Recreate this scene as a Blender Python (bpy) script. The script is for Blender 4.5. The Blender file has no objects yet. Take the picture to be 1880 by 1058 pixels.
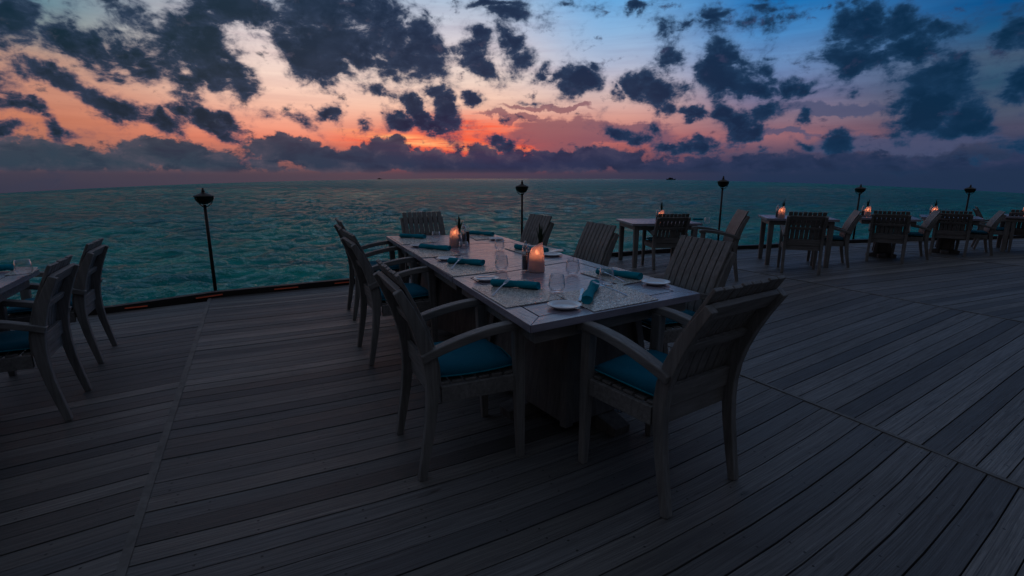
import bpy, math, random
import numpy as np
from mathutils import Vector, Matrix
R = math.radians
S = bpy.context.scene
COL = S.collection
random.seed(7)

# ------------------------------------------------------------------ camera
CX, CY, F = 940.0, 529.0, 930.0
H = 1.35                       # eye height above the deck
PITCH = math.atan(201.5 / F)
cp, sp = math.cos(PITCH), math.sin(PITCH)
TZ = 0.745                      # table height


def ray(px, py):
    x, z = (px - CX) / F, -(py - CY) / F
    return (x, cp + z * sp, -sp + z * cp)


def P(px, py, z=0.0):
    """point of the horizontal plane z seen at a pixel of the 1880 px photograph"""
    d = ray(px, py)
    t = (z - H) / d[2]
    return Vector((d[0] * t, d[1] * t, z))


def azel(px, py):
    d = ray(px, py)
    return math.atan2(d[0], d[1]), math.atan2(d[2], math.hypot(d[0], d[1]))


cam = bpy.data.cameras.new('camera')
camo = bpy.data.objects.new('camera', cam)
COL.objects.link(camo)
camo.location = (0, 0, H)
camo.rotation_euler = (R(90) - PITCH, 0, 0)
cam.sensor_width = 36
cam.lens = F / 1880 * 36
cam.clip_start = 0.05
cam.clip_end = 20000
S.camera = camo
S.view_settings.view_transform = 'Standard'
S.view_settings.look = 'None'
S.view_settings.exposure = 0
S.view_settings.gamma = 1
S.cycles.max_bounces = 8
S.cycles.diffuse_bounces = 3
S.cycles.glossy_bounces = 3
S.cycles.transparent_max_bounces = 10


# ------------------------------------------------------------------ colour
def s2l(c):
    return tuple((v / 255 / 12.92 if v / 255 <= .04045 else ((v / 255 + .055) / 1.055) ** 2.4) for v in c)


# ------------------------------------------------------------------ tags
def tag(o, label=None, cat=None, group=None, kind=None):
    if label: o['label'] = label
    if cat: o['category'] = cat
    if group: o['group'] = group
    if kind: o['kind'] = kind
    return o


def empty(name, loc, rz=0.0):
    o = bpy.data.objects.new(name, None)
    COL.objects.link(o)
    o.location = loc
    o.rotation_euler = (0, 0, rz)
    o.empty_display_size = .1
    return o


def copy_tree(root):
    r = root.copy()
    COL.objects.link(r)
    for ch in root.children:
        c = ch.copy()
        COL.objects.link(c)
        c.parent = r
        for g in ch.children:
            d = g.copy()
            COL.objects.link(d)
            d.parent = c
    return r


# ------------------------------------------------------------------ mesh builder
class MB:
    def __init__(s):
        s.v, s.f, s.sm = [], [], []

    def add(s, vs, fs, smooth=False):
        n = len(s.v)
        s.v += [tuple(v) for v in vs]
        for f in fs:
            s.f.append([i + n for i in f])
            s.sm.append(smooth)
        return s

    def box(s, c, d, rz=0.0):
        cx, cy, cz = c
        x, y, z = d[0] / 2, d[1] / 2, d[2] / 2
        co, si = math.cos(rz), math.sin(rz)
        vs = []
        for k in (-z, z):
            for a, b in ((-x, -y), (x, -y), (x, y), (-x, y)):
                vs.append((cx + a * co - b * si, cy + a * si + b * co, cz + k))
        return s.add(vs, [(0, 3, 2, 1), (4, 5, 6, 7), (0, 1, 5, 4), (1, 2, 6, 5), (2, 3, 7, 6), (3, 0, 4, 7)])

    def prism(s, pts, z0, z1):
        """pts counter-clockwise seen from above"""
        n = len(pts)
        vs = [(p[0], p[1], z0) for p in pts] + [(p[0], p[1], z1) for p in pts]
        fs = [tuple(range(n - 1, -1, -1)), tuple(range(n, 2 * n))]
        fs += [(i, (i + 1) % n, n + (i + 1) % n, n + i) for i in range(n)]
        return s.add(vs, fs)

    def sweep(s, path, sizes, side):
        """rectangular bar along path; side = constant width axis; sizes (width, thickness) per point"""
        side = Vector(side).normalized()
        path = [Vector(p) for p in path]
        n = len(path)
        vs = []
        for i, p in enumerate(path):
            t = (path[min(i + 1, n - 1)] - path[max(i - 1, 0)]).normalized()
            up = side.cross(t).normalized()
            w, h = sizes[i] if isinstance(sizes, list) else sizes
            for a, b in ((-1, -1), (1, -1), (1, 1), (-1, 1)):
                vs.append(p + side * (a * w / 2) + up * (b * h / 2))
        fs = [(3, 2, 1, 0), tuple(4 * (n - 1) + k for k in (0, 1, 2, 3))]
        for i in range(n - 1):
            for k in range(4):
                fs.append((4 * i + k, 4 * i + (k + 1) % 4, 4 * i + 4 + (k + 1) % 4, 4 * i + 4 + k))
        return s.add(vs, fs)

    def tube(s, path, rad, seg=10):
        path = [Vector(p) for p in path]
        n = len(path)
        vs = []
        for i, p in enumerate(path):
            t = (path[min(i + 1, n - 1)] - path[max(i - 1, 0)]).normalized()
            a = Vector((0, 0, 1)) if abs(t.z) < .9 else Vector((1, 0, 0))
            u = t.cross(a).normalized()
            w = t.cross(u).normalized()
            r = rad[i] if isinstance(rad, (list, tuple)) else rad
            for k in range(seg):
                an = 2 * math.pi * k / seg
                vs.append(p + u * (math.cos(an) * r) + w * (math.sin(an) * r))
        fs = [tuple(range(seg - 1, -1, -1)), tuple(seg * (n - 1) + k for k in range(seg))]
        for i in range(n - 1):
            for k in range(seg):
                fs.append((seg * i + k, seg * i + (k + 1) % seg, seg * i + seg + (k + 1) % seg, seg * i + seg + k))
        return s.add(vs, fs, True)

    def lathe(s, prof, seg=28, c=(0, 0, 0), shear=0.0):
        """prof list of (r, z); closed at the ends when r==0"""
        vs, fs, idx = [], [], []
        for r, z in prof:
            if r < 1e-6:
                idx.append([len(vs)])
                vs.append((c[0], c[1], c[2] + z))
            else:
                idx.append(list(range(len(vs), len(vs) + seg)))
                for k in range(seg):
                    a = 2 * math.pi * k / seg
                    vs.append((c[0] + r * math.cos(a), c[1] + r * math.sin(a), c[2] + z + shear * r * math.cos(a) * (1 if z > .05 else 0)))
        for a, b in zip(idx, idx[1:]):
            for k in range(seg):
                k2 = (k + 1) % seg
                if len(a) == 1 and len(b) == 1: continue
                if len(a) == 1: fs.append((a[0], b[k2], b[k]))
                elif len(b) == 1: fs.append((a[k], a[k2], b[0]))
                else: fs.append((a[k], a[k2], b[k2], b[k]))
        return s.add(vs, fs, True)

    def build(s, name, mat, parent=None, bevel=0.0, loc=None, rz=0.0, seg=2):
        me = bpy.data.meshes.new(name)
        me.from_pydata(s.v, [], s.f)
        me.polygons.foreach_set('use_smooth', s.sm)
        me.materials.append(mat)
        me.update()
        o = bpy.data.objects.new(name, me)
        COL.objects.link(o)
        if parent: o.parent = parent
        if loc is not None: o.location = loc
        o.rotation_euler = (0, 0, rz)
        if bevel:
            m = o.modifiers.new('bevel', 'BEVEL')
            m.width = bevel
            m.segments = seg
            m.limit_method = 'ANGLE'
            m.angle_limit = R(35)
            m.harden_normals = False
        return o


# ------------------------------------------------------------------ materials
class NT:
    def __init__(s, tree):
        s.t = tree

    def n(s, typ, **kw):
        nd = s.t.nodes.new(typ)
        for k, v in kw.items():
            setattr(nd, k, v)
        return nd

    def set(s, inp, v):
        if hasattr(v, 'is_output') or isinstance(v, bpy.types.NodeSocket):
            s.t.links.new(v, inp)
        elif v is not None:
            inp.default_value = v

    def math(s, op, a, b=None, c=None, clamp=False):
        nd = s.n('ShaderNodeMath', operation=op)
        nd.use_clamp = clamp
        s.set(nd.inputs[0], a)
        if b is not None: s.set(nd.inputs[1], b)
        if c is not None: s.set(nd.inputs[2], c)
        return nd.outputs[0]

    def mix(s, f, a, b, typ='MIX'):
        nd = s.n('ShaderNodeMix', data_type='RGBA', blend_type=typ)
        s.set(nd.inputs[0], f)
        s.set(nd.inputs[6], a if not isinstance(a, tuple) else (*a[:3], 1))
        s.set(nd.inputs[7], b if not isinstance(b, tuple) else (*b[:3], 1))
        return nd.outputs[2]

    def vec(s, x, y, z):
        nd = s.n('ShaderNodeCombineXYZ')
        for i, v in enumerate((x, y, z)): s.set(nd.inputs[i], v)
        return nd.outputs[0]

    def mapping(s, v, loc=(0, 0, 0), rot=(0, 0, 0), sc=(1, 1, 1), typ='POINT'):
        nd = s.n('ShaderNodeMapping', vector_type=typ)
        s.set(nd.inputs[0], v)
        nd.inputs[1].default_value = loc
        nd.inputs[2].default_value = rot
        nd.inputs[3].default_value = sc
        return nd.outputs[0]

    def noise(s, v, scale, detail=4, rough=.55, dist=0.0, dim='3D'):
        nd = s.n('ShaderNodeTexNoise', noise_dimensions=dim)
        s.set(nd.inputs['Vector'], v)
        nd.inputs['Scale'].default_value = scale
        nd.inputs['Detail'].default_value = detail
        nd.inputs['Roughness'].default_value = rough
        nd.inputs['Distortion'].default_value = dist
        return nd.outputs[0], nd.outputs[1]

    def ramp(s, f, stops, interp='LINEAR'):
        nd = s.n('ShaderNodeValToRGB')
        s.set(nd.inputs[0], f)
        cr = nd.color_ramp
        cr.interpolation = interp
        while len(cr.elements) < len(stops): cr.elements.new(.5)
        for e, (p, c) in zip(cr.elements, stops):
            e.position = p
            e.color = (*c[:3], 1)
        return nd.outputs[0]

    def mrange(s, v, a, b, c=0.0, d=1.0, smooth=False):
        nd = s.n('ShaderNodeMapRange', interpolation_type='SMOOTHSTEP' if smooth else 'LINEAR')
        s.set(nd.inputs[0], v)
        for i, q in enumerate((a, b, c, d)): s.set(nd.inputs[i + 1], q)
        return nd.outputs[0]


def mat(name):
    m = bpy.data.materials.new(name)
    m.use_nodes = True
    nt = NT(m.node_tree)
    b = m.node_tree.nodes['Principled BSDF']
    return m, nt, b


def bump(nt, b, h, strength, dist=.01):
    bp = nt.n('ShaderNodeBump')
    bp.inputs['Strength'].default_value = strength
    bp.inputs['Distance'].default_value = dist
    nt.set(bp.inputs['Height'], h)
    nt.set(b.inputs['Normal'], bp.outputs[0])


def wood(name, base, dark, scale, rough=.55, spec=.35, grain=.5, plank=None):
    """weathered wood, grain runs along the axis with the small scale value"""
    m, nt, b = mat(name)
    tc = nt.n('ShaderNodeTexCoord')
    oi = nt.n('ShaderNodeObjectInfo')
    off = nt.vec(nt.math('MULTIPLY', oi.outputs['Random'], 17.0), nt.math('MULTIPLY', oi.outputs['Random'], 9.0), 0.0)
    va = nt.n('ShaderNodeVectorMath', operation='ADD')
    nt.set(va.inputs[0], tc.outputs['Object'])
    nt.set(va.inputs[1], off)
    v = nt.mapping(va.outputs[0], sc=scale)
    f, _ = nt.noise(v, 1.0, 6, .65, .4)
    f2, _ = nt.noise(va.outputs[0], 5.0, 3, .6)
    g = nt.mrange(f, .3, .7)
    c = nt.mix(g, dark, base)
    c = nt.mix(nt.math('MULTIPLY', nt.mrange(f2, .45, .75), .45), c, tuple(x * .55 for x in dark))
    if plank:
        tone = nt.n('ShaderNodeTexWhiteNoise', noise_dimensions='1D')
        sx = nt.n('ShaderNodeSeparateXYZ')
        nt.set(sx.inputs[0], tc.outputs['Object'])
        nt.set(tone.inputs['W'], nt.math('FLOOR', nt.math('MULTIPLY', sx.outputs[0], plank)))
        c = nt.mix(nt.math('MULTIPLY', tone.outputs[0], .35), c, dark)
    nt.set(b.inputs['Base Color'], c)
    nt.set(b.inputs['Roughness'], nt.mrange(f, .2, .8, rough + .12, rough - .08))
    b.inputs['Specular IOR Level'].default_value = spec
    bump(nt, b, f, grain, .004)
    return m


M = {}
G1, G2 = (.255, .25, .248), (.13, .127, .126)
M['wood_v'] = wood('weathered teak upright', G1, G2, (55, 55, 3.5), .5)
M['wood_y'] = wood('weathered teak lengthways', G1, G2, (55, 4, 55), .5)
M['wood_x'] = wood('weathered teak crossways', G1, G2, (4, 55, 55), .5)
M['ped'] = wood('dark pedestal boards', (.15, .147, .147), (.075, .073, .074), (30, 30, 3), .6)
M['top_x'] = wood('table top wood', (.36, .345, .43), (.20, .19, .245), (2.2, 42, 20), .24, .9, .35)
M['top_y'] = wood('table top wood lengthways', (.36, .345, .43), (.20, .19, .245), (42, 2.2, 20), .24, .9, .35)
M['post'] = wood('dark stained post', (.035, .028, .026), (.015, .012, .012), (60, 60, 4), .5)
M['kerb'] = wood('dark kerb timber', (.045, .037, .036), (.018, .015, .016), (6, 6, 40), .55)


def simple(name, col, rough=.5, metal=0.0, spec=.5, **kw):
    m, nt, b = mat(name)
    b.inputs['Base Color'].default_value = (*col, 1)
    b.inputs['Roughness'].default_value = rough
    b.inputs['Metallic'].default_value = metal
    b.inputs['Specular IOR Level'].default_value = spec
    for k, v in kw.items():
        b.inputs[k].default_value = v
    return m, nt, b


def fabric(name, col, dark):
    m, nt, b = simple(name, col, .85, 0, .2)
    tc = nt.n('ShaderNodeTexCoord')
    f, _ = nt.noise(tc.outputs['Object'], 14, 4, .6)
    nt.set(b.inputs['Base Color'], nt.mix(f, dark, col))
    w, _ = nt.noise(tc.outputs['Object'], 600, 2, .5)
    w2, _ = nt.noise(tc.outputs['Object'], 22, 3, .5)
    bump(nt, b, nt.math('ADD', nt.math('MULTIPLY', w, .15), w2), .5, .006)
    b.inputs['Specular IOR Level'].default_value = .1
    return m


M['cushion'] = fabric('blue cushion cloth', (.004, .15, .23), (.002, .10, .165))
M['napkin'] = fabric('teal napkin cloth', (.002, .28, .37), (.002, .17, .25))
M['china'] = simple('white glazed china', (.78, .78, .82), .18, 0, .5)[0]
M['steel'] = simple('stainless steel', (.55, .55, .58), .22, 1.0)[0]
M['bronze'] = simple('dark bronze metal', (.05, .042, .035), .42, .8)[0]
M['black'] = simple('black groove', (.008, .008, .01), .8, 0, .1)[0]
M['leaf'] = simple('dark green leaf', (.012, .035, .016), .5, 0, .4)[0]
M['oil'] = simple('dark bottled sauce', (.02, .008, .006), .15, 0, .6)[0]
M['pepper'] = simple('dark peppercorns', (.03, .02, .018), .8)[0]
M['ceramic'] = simple('grey ceramic', (.22, .22, .27), .35)[0]
M['wax'] = simple('cream wax', (.7, .6, .5), .5)[0]


def glass():
    m, nt, b = mat('clear glass')
    t = m.node_tree
    t.nodes.remove(b)
    out = t.nodes['Material Output']
    lw = nt.n('ShaderNodeLayerWeight')
    lw.inputs[0].default_value = .5
    tr = nt.n('ShaderNodeBsdfTransparent')
    tr.inputs[0].default_value = (.97, .975, .985, 1)
    gl = nt.n('ShaderNodeBsdfGlossy')
    gl.inputs['Roughness'].default_value = .03
    gl.inputs[0].default_value = (1, 1, 1, 1)
    mx = nt.n('ShaderNodeMixShader')
    nt.set(mx.inputs[0], nt.math('ADD', nt.math('MULTIPLY', nt.math('POWER', lw.outputs[1], 3.2), 1.5), .07, clamp=True))
    t.links.new(tr.outputs[0], mx.inputs[1])
    t.links.new(gl.outputs[0], mx.inputs[2])
    t.links.new(mx.outputs[0], out.inputs[0])
    return m


M['glass'] = glass()


def frost():
    m, nt, b = mat('frosted lamp glass')
    t = m.node_tree
    t.nodes.remove(b)
    out = t.nodes['Material Output']
    tr = nt.n('ShaderNodeBsdfTransparent')
    tr.inputs[0].default_value = (1, .8, .7, 1)
    tl = nt.n('ShaderNodeBsdfTranslucent')
    tl.inputs[0].default_value = (.92, .75, .70, 1)
    df = nt.n('ShaderNodeBsdfDiffuse')
    df.inputs[0].default_value = (.82, .74, .80, 1)
    gl = nt.n('ShaderNodeBsdfGlossy')
    gl.inputs['Roughness'].default_value = .3
    a = nt.n('ShaderNodeMixShader')
    a.inputs[0].default_value = .55
    t.links.new(df.outputs[0], a.inputs[1]); t.links.new(tl.outputs[0], a.inputs[2])
    c = nt.n('ShaderNodeMixShader')
    c.inputs[0].default_value = .28
    t.links.new(a.outputs[0], c.inputs[1]); t.links.new(tr.outputs[0], c.inputs[2])
    d = nt.n('ShaderNodeMixShader')
    d.inputs[0].default_value = .06
    t.links.new(c.outputs[0], d.inputs[1]); t.links.new(gl.outputs[0], d.inputs[2])
    t.links.new(d.outputs[0], out.inputs[0])
    return m


M['frost'] = frost()


def emit(name, col, st):
    m, nt, b = mat(name)
    b.inputs['Base Color'].default_value = (*col, 1)
    b.inputs['Emission Color'].default_value = (*col, 1)
    b.inputs['Emission Strength'].default_value = st
    return m


M['flame'] = emit('candle flame', (1, .42, .2), 14)
M['amber'] = emit('amber edge light', (1, .17, .08), .009)


def matmat():
    m, nt, b = simple('shell mosaic mat', (.4, .4, .38), .3, 0, .9)
    tc = nt.n('ShaderNodeTexCoord')
    v = nt.n('ShaderNodeTexVoronoi', feature='F1')
    v.inputs['Scale'].default_value = 95
    nt.set(v.inputs['Vector'], nt.mapping(tc.outputs['Object'], sc=(1, 1, .01)))
    e = nt.n('ShaderNodeTexVoronoi', feature='DISTANCE_TO_EDGE')
    e.inputs['Scale'].default_value = 95
    nt.set(e.inputs['Vector'], nt.mapping(tc.outputs['Object'], sc=(1, 1, .01)))
    sx = nt.n('ShaderNodeSeparateXYZ')
    nt.set(sx.inputs[0], v.outputs['Color'])
    c = nt.ramp(sx.outputs[0], [(0, (.30, .31, .30)), (.4, (.66, .63, .57)), (.75, (.85, .80, .73)), (1, (.48, .54, .54))])
    g = nt.mrange(e.outputs[0], 0.02, .10)
    nt.set(b.inputs['Base Color'], nt.mix(g, (.16, .16, .165), c))
    nt.set(b.inputs['Roughness'], nt.mrange(sx.outputs[1], 0, 1, .12, .42))
    bump(nt, b, g, .6, .002)
    return m


M['mat'] = matmat()


def deckmat():
    m, nt, b = mat('weathered deck boards')
    uv = nt.n('ShaderNodeUVMap')
    sx = nt.n('ShaderNodeSeparateXYZ')
    nt.set(sx.inputs[0], uv.outputs[0])
    u, v = sx.outputs[0], sx.outputs[1]
    idx = nt.math('FLOOR', v)
    fr = nt.math('FRACT', v)
    wn = nt.n('ShaderNodeTexWhiteNoise', noise_dimensions='1D')
    nt.set(wn.inputs['W'], idx)
    rs = nt.n('ShaderNodeSeparateXYZ')
    nt.set(rs.inputs[0], wn.outputs['Color'])
    gv = nt.vec(nt.math('ADD', nt.math('MULTIPLY', u, 1.3), nt.math('MULTIPLY', rs.outputs[0], 50.0)),
                nt.math('ADD', nt.math('MULTIPLY', fr, 7.0), nt.math('MULTIPLY', idx, 13.0)), 0.0)
    g, _ = nt.noise(gv, 1.6, 7, .7, 1.2)
    gv2 = nt.vec(nt.math('MULTIPLY', u, 1.1), nt.math('ADD', nt.math('MULTIPLY', fr, 26.0), nt.math('MULTIPLY', idx, 31.0)), 0.0)
    ln, _ = nt.noise(gv2, 1.0, 3, .5, .5)
    tone = nt.mix(rs.outputs[1], (.070, .066, .060), (.31, .295, .272))
    tone = nt.mix(nt.math('MULTIPLY', rs.outputs[2], .5), tone, (.10, .115, .14))
    c = nt.mix(nt.mrange(g, .35, .72), tone, (.05, .047, .05))
    c = nt.mix(nt.math('MULTIPLY', nt.mrange(ln, .5, .62), .5), c, (.048, .045, .048))
    # knots and blotches
    k, _ = nt.noise(nt.vec(nt.math('MULTIPLY', u, 2.2), nt.math('ADD', nt.math('MULTIPLY', fr, .8), nt.math('MULTIPLY', idx, 7.7)), 0.0), 2.0, 2, .5)
    c = nt.mix(nt.mrange(k, .68, .78), c, (.035, .03, .03))
    # screw heads in pairs on every joist
    fu = nt.math('SUBTRACT', nt.math('FRACT', nt.math('MULTIPLY', u, 1 / .6)), .5)
    du = nt.math('ABSOLUTE', nt.math('MULTIPLY', fu, .6))
    dv = nt.math('MULTIPLY', nt.math('ABSOLUTE', nt.math('SUBTRACT', nt.math('ABSOLUTE', nt.math('SUBTRACT', fr, .5)), .27)), .11)
    dd = nt.math('SQRT', nt.math('ADD', nt.math('MULTIPLY', du, du), nt.math('MULTIPLY', dv, dv)))
    c = nt.mix(nt.mrange(dd, .006, .004), c, (.02, .02, .02))
    gp = nt.n('ShaderNodeNewGeometry')
    wr, _ = nt.noise(nt.mapping(gp.outputs['Position'], sc=(.55, .55, 0)), 1.0, 5, .6, .6)
    c = nt.mix(nt.math('MULTIPLY', nt.mrange(wr, .50, .72), .55), c, nt.mix(1.0, c, (.50, .48, .46), 'MULTIPLY'))
    c = nt.mix(nt.math('MULTIPLY', nt.mrange(wr, .46, .28), .45), c, nt.mix(1.0, c, (1.5, 1.5, 1.5), 'MULTIPLY'))
    nt.set(b.inputs['Base Color'], c)
    nt.set(b.inputs['Roughness'], nt.math('ADD', nt.mrange(g, .3, .75, .36, .60), nt.math('MULTIPLY', rs.outputs[2], .14)))
    b.inputs['Specular IOR Level'].default_value = .5
    bump(nt, b, nt.math('ADD', nt.math('MULTIPLY', ln, .6), g), .55, .006)
    return m


M['deck'] = deckmat()
M['joint'] = wood('joint strip', (.19, .18, .17), (.10, .095, .09), (20, 20, 20), .55)

# ------------------------------------------------------------------ deck
# joints between the sectors (direction of the joints and of the boards), from the edge inwards
Jt = Vector((-3.39, 5.50, 0)); Jb = Vector((-1.30, 1.45, 0))
Kt = Vector((1.669, 3.236, 0)); Kb = Vector((2.296, 2.032, 0))
jd = (Vector((1.55, -3.05, 0))).normalized()          # inward along the joint lines
edge_px = [(-700, 800), (-260, 640), (0, 597), (210, 574), (396, 546), (645, 521), (830, 499), (957, 484), (1160, 468), (1225, 463), (1317, 459.5),
           (1390, 456), (1565, 446), (1766, 440.5), (1880, 437.5)]
edge = [P(*p) for p in edge_px]
d_last = (edge[-1] - edge[-3]).normalized()
edge.append(edge[-1] + d_last * 14)


def edge_cut(o, d):
    """distance along ray o - t*d (outwards) to the edge polyline"""
    best = None
    ux, uy = -d.x, -d.y
    for a, b in zip(edge, edge[1:]):
        ex, ey = b.x - a.x, b.y - a.y
        det = ux * (-ey) + uy * ex
        if abs(det) < 1e-9: continue
        rx, ry = a.x - o.x, a.y - o.y
        t = (rx * (-ey) + ry * ex) / det
        s_ = (ux * ry - uy * rx) / det
        if -1e-6 <= s_ <= 1 + 1e-6 and (best is None or t > best): best = t
    return best


def inside(p):
    """inside the deck outline: below the edge polyline"""
    for a, b in zip(edge, edge[1:]):
        if a.x <= p.x <= b.x:
            return p.y < a.y + (b.y - a.y) * (p.x - a.x) / (b.x - a.x)
    return p.y < edge[0].y and p.x > edge[0].x - 6


PW = .112
dv_, df_, duv = [], [], []
board_id = [0]


def sector(o0, heads, width, t0, t1):
    """o0 = a point of the left joint; boards leave it with heading list (deg) and are shifted along jd"""
    nseg = len(heads)
    # path across the sector
    path = [Vector((0, 0, 0))]
    # width measured normal to jd
    nrm = Vector((-jd.y, jd.x, 0))
    if nrm.x < 0: nrm = -nrm
    for h in heads:
        d = Vector((math.cos(R(h)), math.sin(R(h)), 0))
        path.append(path[-1] + d * (width / nseg / d.dot(nrm)))
    cum = [0]
    for a, b in zip(path, path[1:]): cum.append(cum[-1] + (b - a).length)
    t = t0
    while t < t1:
        g = .0065 + random.uniform(-.0015, .0015)
        z = random.uniform(-.0015, .0015)
        a0, a1 = t + g / 2, t + PW - g / 2
        board_id[0] += 1
        ui = random.uniform(0, 40)
        for i in range(nseg):
            q = [o0 + path[i] + jd * a0, o0 + path[i + 1] + jd * a0, o0 + path[i + 1] + jd * a1, o0 + path[i] + jd * a1]
            mid = (q[0] + q[2]) / 2
            if not inside(mid): continue
            fix = []
            for w in q:
                w = w.copy()
                if not inside(w):
                    tt = edge_cut(w, -jd)
                    if tt is not None and 0 < tt < PW * 1.5: w = w + jd * tt
                fix.append(w)
            n = len(dv_)
            for w in fix: dv_.append((w.x, w.y, z))
            for w in fix: dv_.append((w.x, w.y, -.024))
            uvs = [(cum[i] + ui, board_id[0] + .98), (cum[i + 1] + ui, board_id[0] + .98), (cum[i + 1] + ui, board_id[0] + .02), (cum[i] + ui, board_id[0] + .02)]
            faces = [(n + 3, n + 2, n + 1, n), (n, n + 1, n + 5, n + 4), (n + 2, n + 3, n + 7, n + 6)]
            for fc in faces:
                df_.append(fc)
                duv.extend([uvs[(k - n) % 4] for k in fc])
        t += PW


SW = 2.22 * 1.35 + .446 * 1.35            # sector width between J and K
nrmv = Vector((-jd.y, jd.x, 0))
if nrmv.x < 0: nrmv = -nrmv
wJK = (Kt - Jt).dot(nrmv)
sector(Jt, [24.5, 26, 28, 30, 32, 34, 35.5, 36.5], wJK, -9, 7.5)
sector(Kt, [34.5, 34.5, 34, 34], 3.55, -8, 6.5)
Lt = Kt + nrmv * 3.55
sector(Lt, [23, 23], 4.2, -8, 9)
Mt = Lt + nrmv * 4.2
sector(Mt, [13, 13], 5.5, -10, 9)
Nt = Mt + nrmv * 5.5
sector(Nt, [10], 9, -12, 9)
It = Jt - nrmv * 4.2
sector(It, [36, 36, 35.5, 35], 4.2, -5, 9)
me = bpy.data.meshes.new('deck')
me.from_pydata(dv_, [], df_)
uvl = me.uv_layers.new(name='UVMap')
uvl.data.foreach_set('uv', np.array(duv, dtype=np.float32).ravel())
me.materials.append(M['deck'])
me.update()
deck = bpy.data.objects.new('deck', me)
COL.objects.link(deck)
tag(deck, kind='structure')

mb = MB()
for o0, w, a, b in ((Jt, .034, -1.2, 8), (Kt, .026, -8, 8), (Lt, .026, -8, 8), (Mt, .026, -8, 8), (Nt, .026, -8, 8), (It, .03, -3, 8)):
    c = edge_cut(o0, jd)
    a_ = -c if c is not None else a
    p, q = o0 + jd * a_, o0 + jd * b
    mb.prism([p - nrmv * w / 2, q - nrmv * w / 2, q + nrmv * w / 2, p + nrmv * w / 2][::1], -.02, .0045)
js = mb.build('deck_joint_strips', M['joint'])
tag(js, kind='structure')

# dark joists sheet under the boards
mb = MB()
back = [Vector((34, -6, 0)), Vector((-12, -6, 0)), Vector((-12, 2.5, 0))]
poly = back + [e for e in edge]
mb.prism(poly[::-1] if False else poly[::-1], -.35, -.026)
un = mb.build('deck_underframe', M['black'])
tag(un, kind='structure')

# kerb beam: one thing with a cap board and the fascia
kr = empty('deck_kerb', (0, 0, 0))
tag(kr, 'low dark timber kerb running along the seaward edge of the deck', 'kerb')


def offset(poly, d):
    out = []
    for i, p in enumerate(poly):
        a = poly[max(i - 1, 0)]; b = poly[min(i + 1, len(poly) - 1)]
        t = (b - a); t.z = 0; t.normalize()
        out.append(p + Vector((-t.y, t.x, 0)) * d)
    return out


def strip(mb, A, B, z0, z1):
    n = len(A)
    vs = [(*a[:2], z0) for a in A] + [(*b[:2], z0) for b in B] + [(*a[:2], z1) for a in A] + [(*b[:2], z1) for b in B]
    fs = []
    for i in range(n - 1):
        fs += [(2 * n + i, 2 * n + i + 1, 3 * n + i + 1, 3 * n + i)[::-1], (i, i + 1, 2 * n + i + 1, 2 * n + i),
               (n + i + 1, n + i, 3 * n + i, 3 * n + i + 1), (i + 1, i, n + i, n + i + 1)[::-1]]
    fs += [(0, n, 3 * n, 2 * n)[::-1], (n - 1, 2 * n - 1, 4 * n - 1, 3 * n - 1)]
    mb.add(vs, fs)


mb = MB(); strip(mb, offset(edge, -.005), offset(edge, .10), -.02, .058)
mb.build('beam', M['kerb'], kr, .004)
mb = MB(); strip(mb, offset(edge, .101), offset(edge, .14), -1.0, .03)
mb.build('fascia', M['kerb'], kr)

# amber strips recessed in the kerb
for i, (a, b, lab) in enumerate((
        ((204, 573), (268, 564.5), 'dim amber light strip in the kerb just behind the two left chairs'),
        ((350, 552), (410, 544.5), 'glowing amber light strip in the kerb at the foot of the left lamp post'),
        ((500, 535.7), (546, 531.2), 'amber light strip in the kerb midway between left lamp post and long table'),
        ((609, 524.6), (640, 521.5), 'amber light strip in the kerb nearest the chair backs of the long table'),
        ((1650, 443.4), (1664, 443), 'small amber light strip on the kerb between the far dining chairs'),
        ((1772, 440.4), (1786, 440), 'small amber light strip on the kerb below the farthest lamp post'))):
    pa, pb = P(a[0], a[1] - 4), P(b[0], b[1] - 4)
    pa2, pb2 = pa.copy(), pb.copy()
    # snap to inner face of the kerb
    def snap(p):
        best = None
        for u, w in zip(edge, edge[1:]):
            e = w - u
            s_ = max(0, min(1, (p - u).dot(e) / e.dot(e)))
            q = u + e * s_
            dd = (q - p).length
            if best is None or dd < best[0]: best = (dd, q, e.normalized())
        return best[1], best[2]
    qa, e = snap(pa); qb, _ = snap(pb)
    n = Vector((e.y, -e.x, 0))
    L = (qb - qa).length
    c = (qa + qb) / 2 + n * .011
    lt = empty('kerb_light', (c.x, c.y, .028), math.atan2(e.y, e.x))
    tag(lt, lab, 'light strip', 'amber light strips along the kerb')
    MB().box((0, 0, 0), (L, .010, .026)).build('housing', M['kerb'], lt, .002)
    MB().box((0, -.0065, 0), (L * .94, .004, .013)).build('diffuser', M['amber'], lt)

# ------------------------------------------------------------------ chair
LEAN = [.06]


def prof_rear(z):
    """y of the rear post at height z"""
    pts = [(0, -.265), (.2, -.220), (.42, -.195), (.55, -.203 - .10 * LEAN[0]), (.68, -.232 - .36 * LEAN[0]), (.80, -.268 - .69 * LEAN[0]), (.90, -.312 - LEAN[0])]
    for (a, ya), (b, yb) in zip(pts, pts[1:]):
        if a <= z <= b:
            t = (z - a) / (b - a)
            return ya + (yb - ya) * t
    return pts[-1][1]


def smooth_prof(z):
    return (prof_rear(max(0, z - .05)) + prof_rear(z) * 2 + prof_rear(min(.9, z + .05))) / 4


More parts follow.
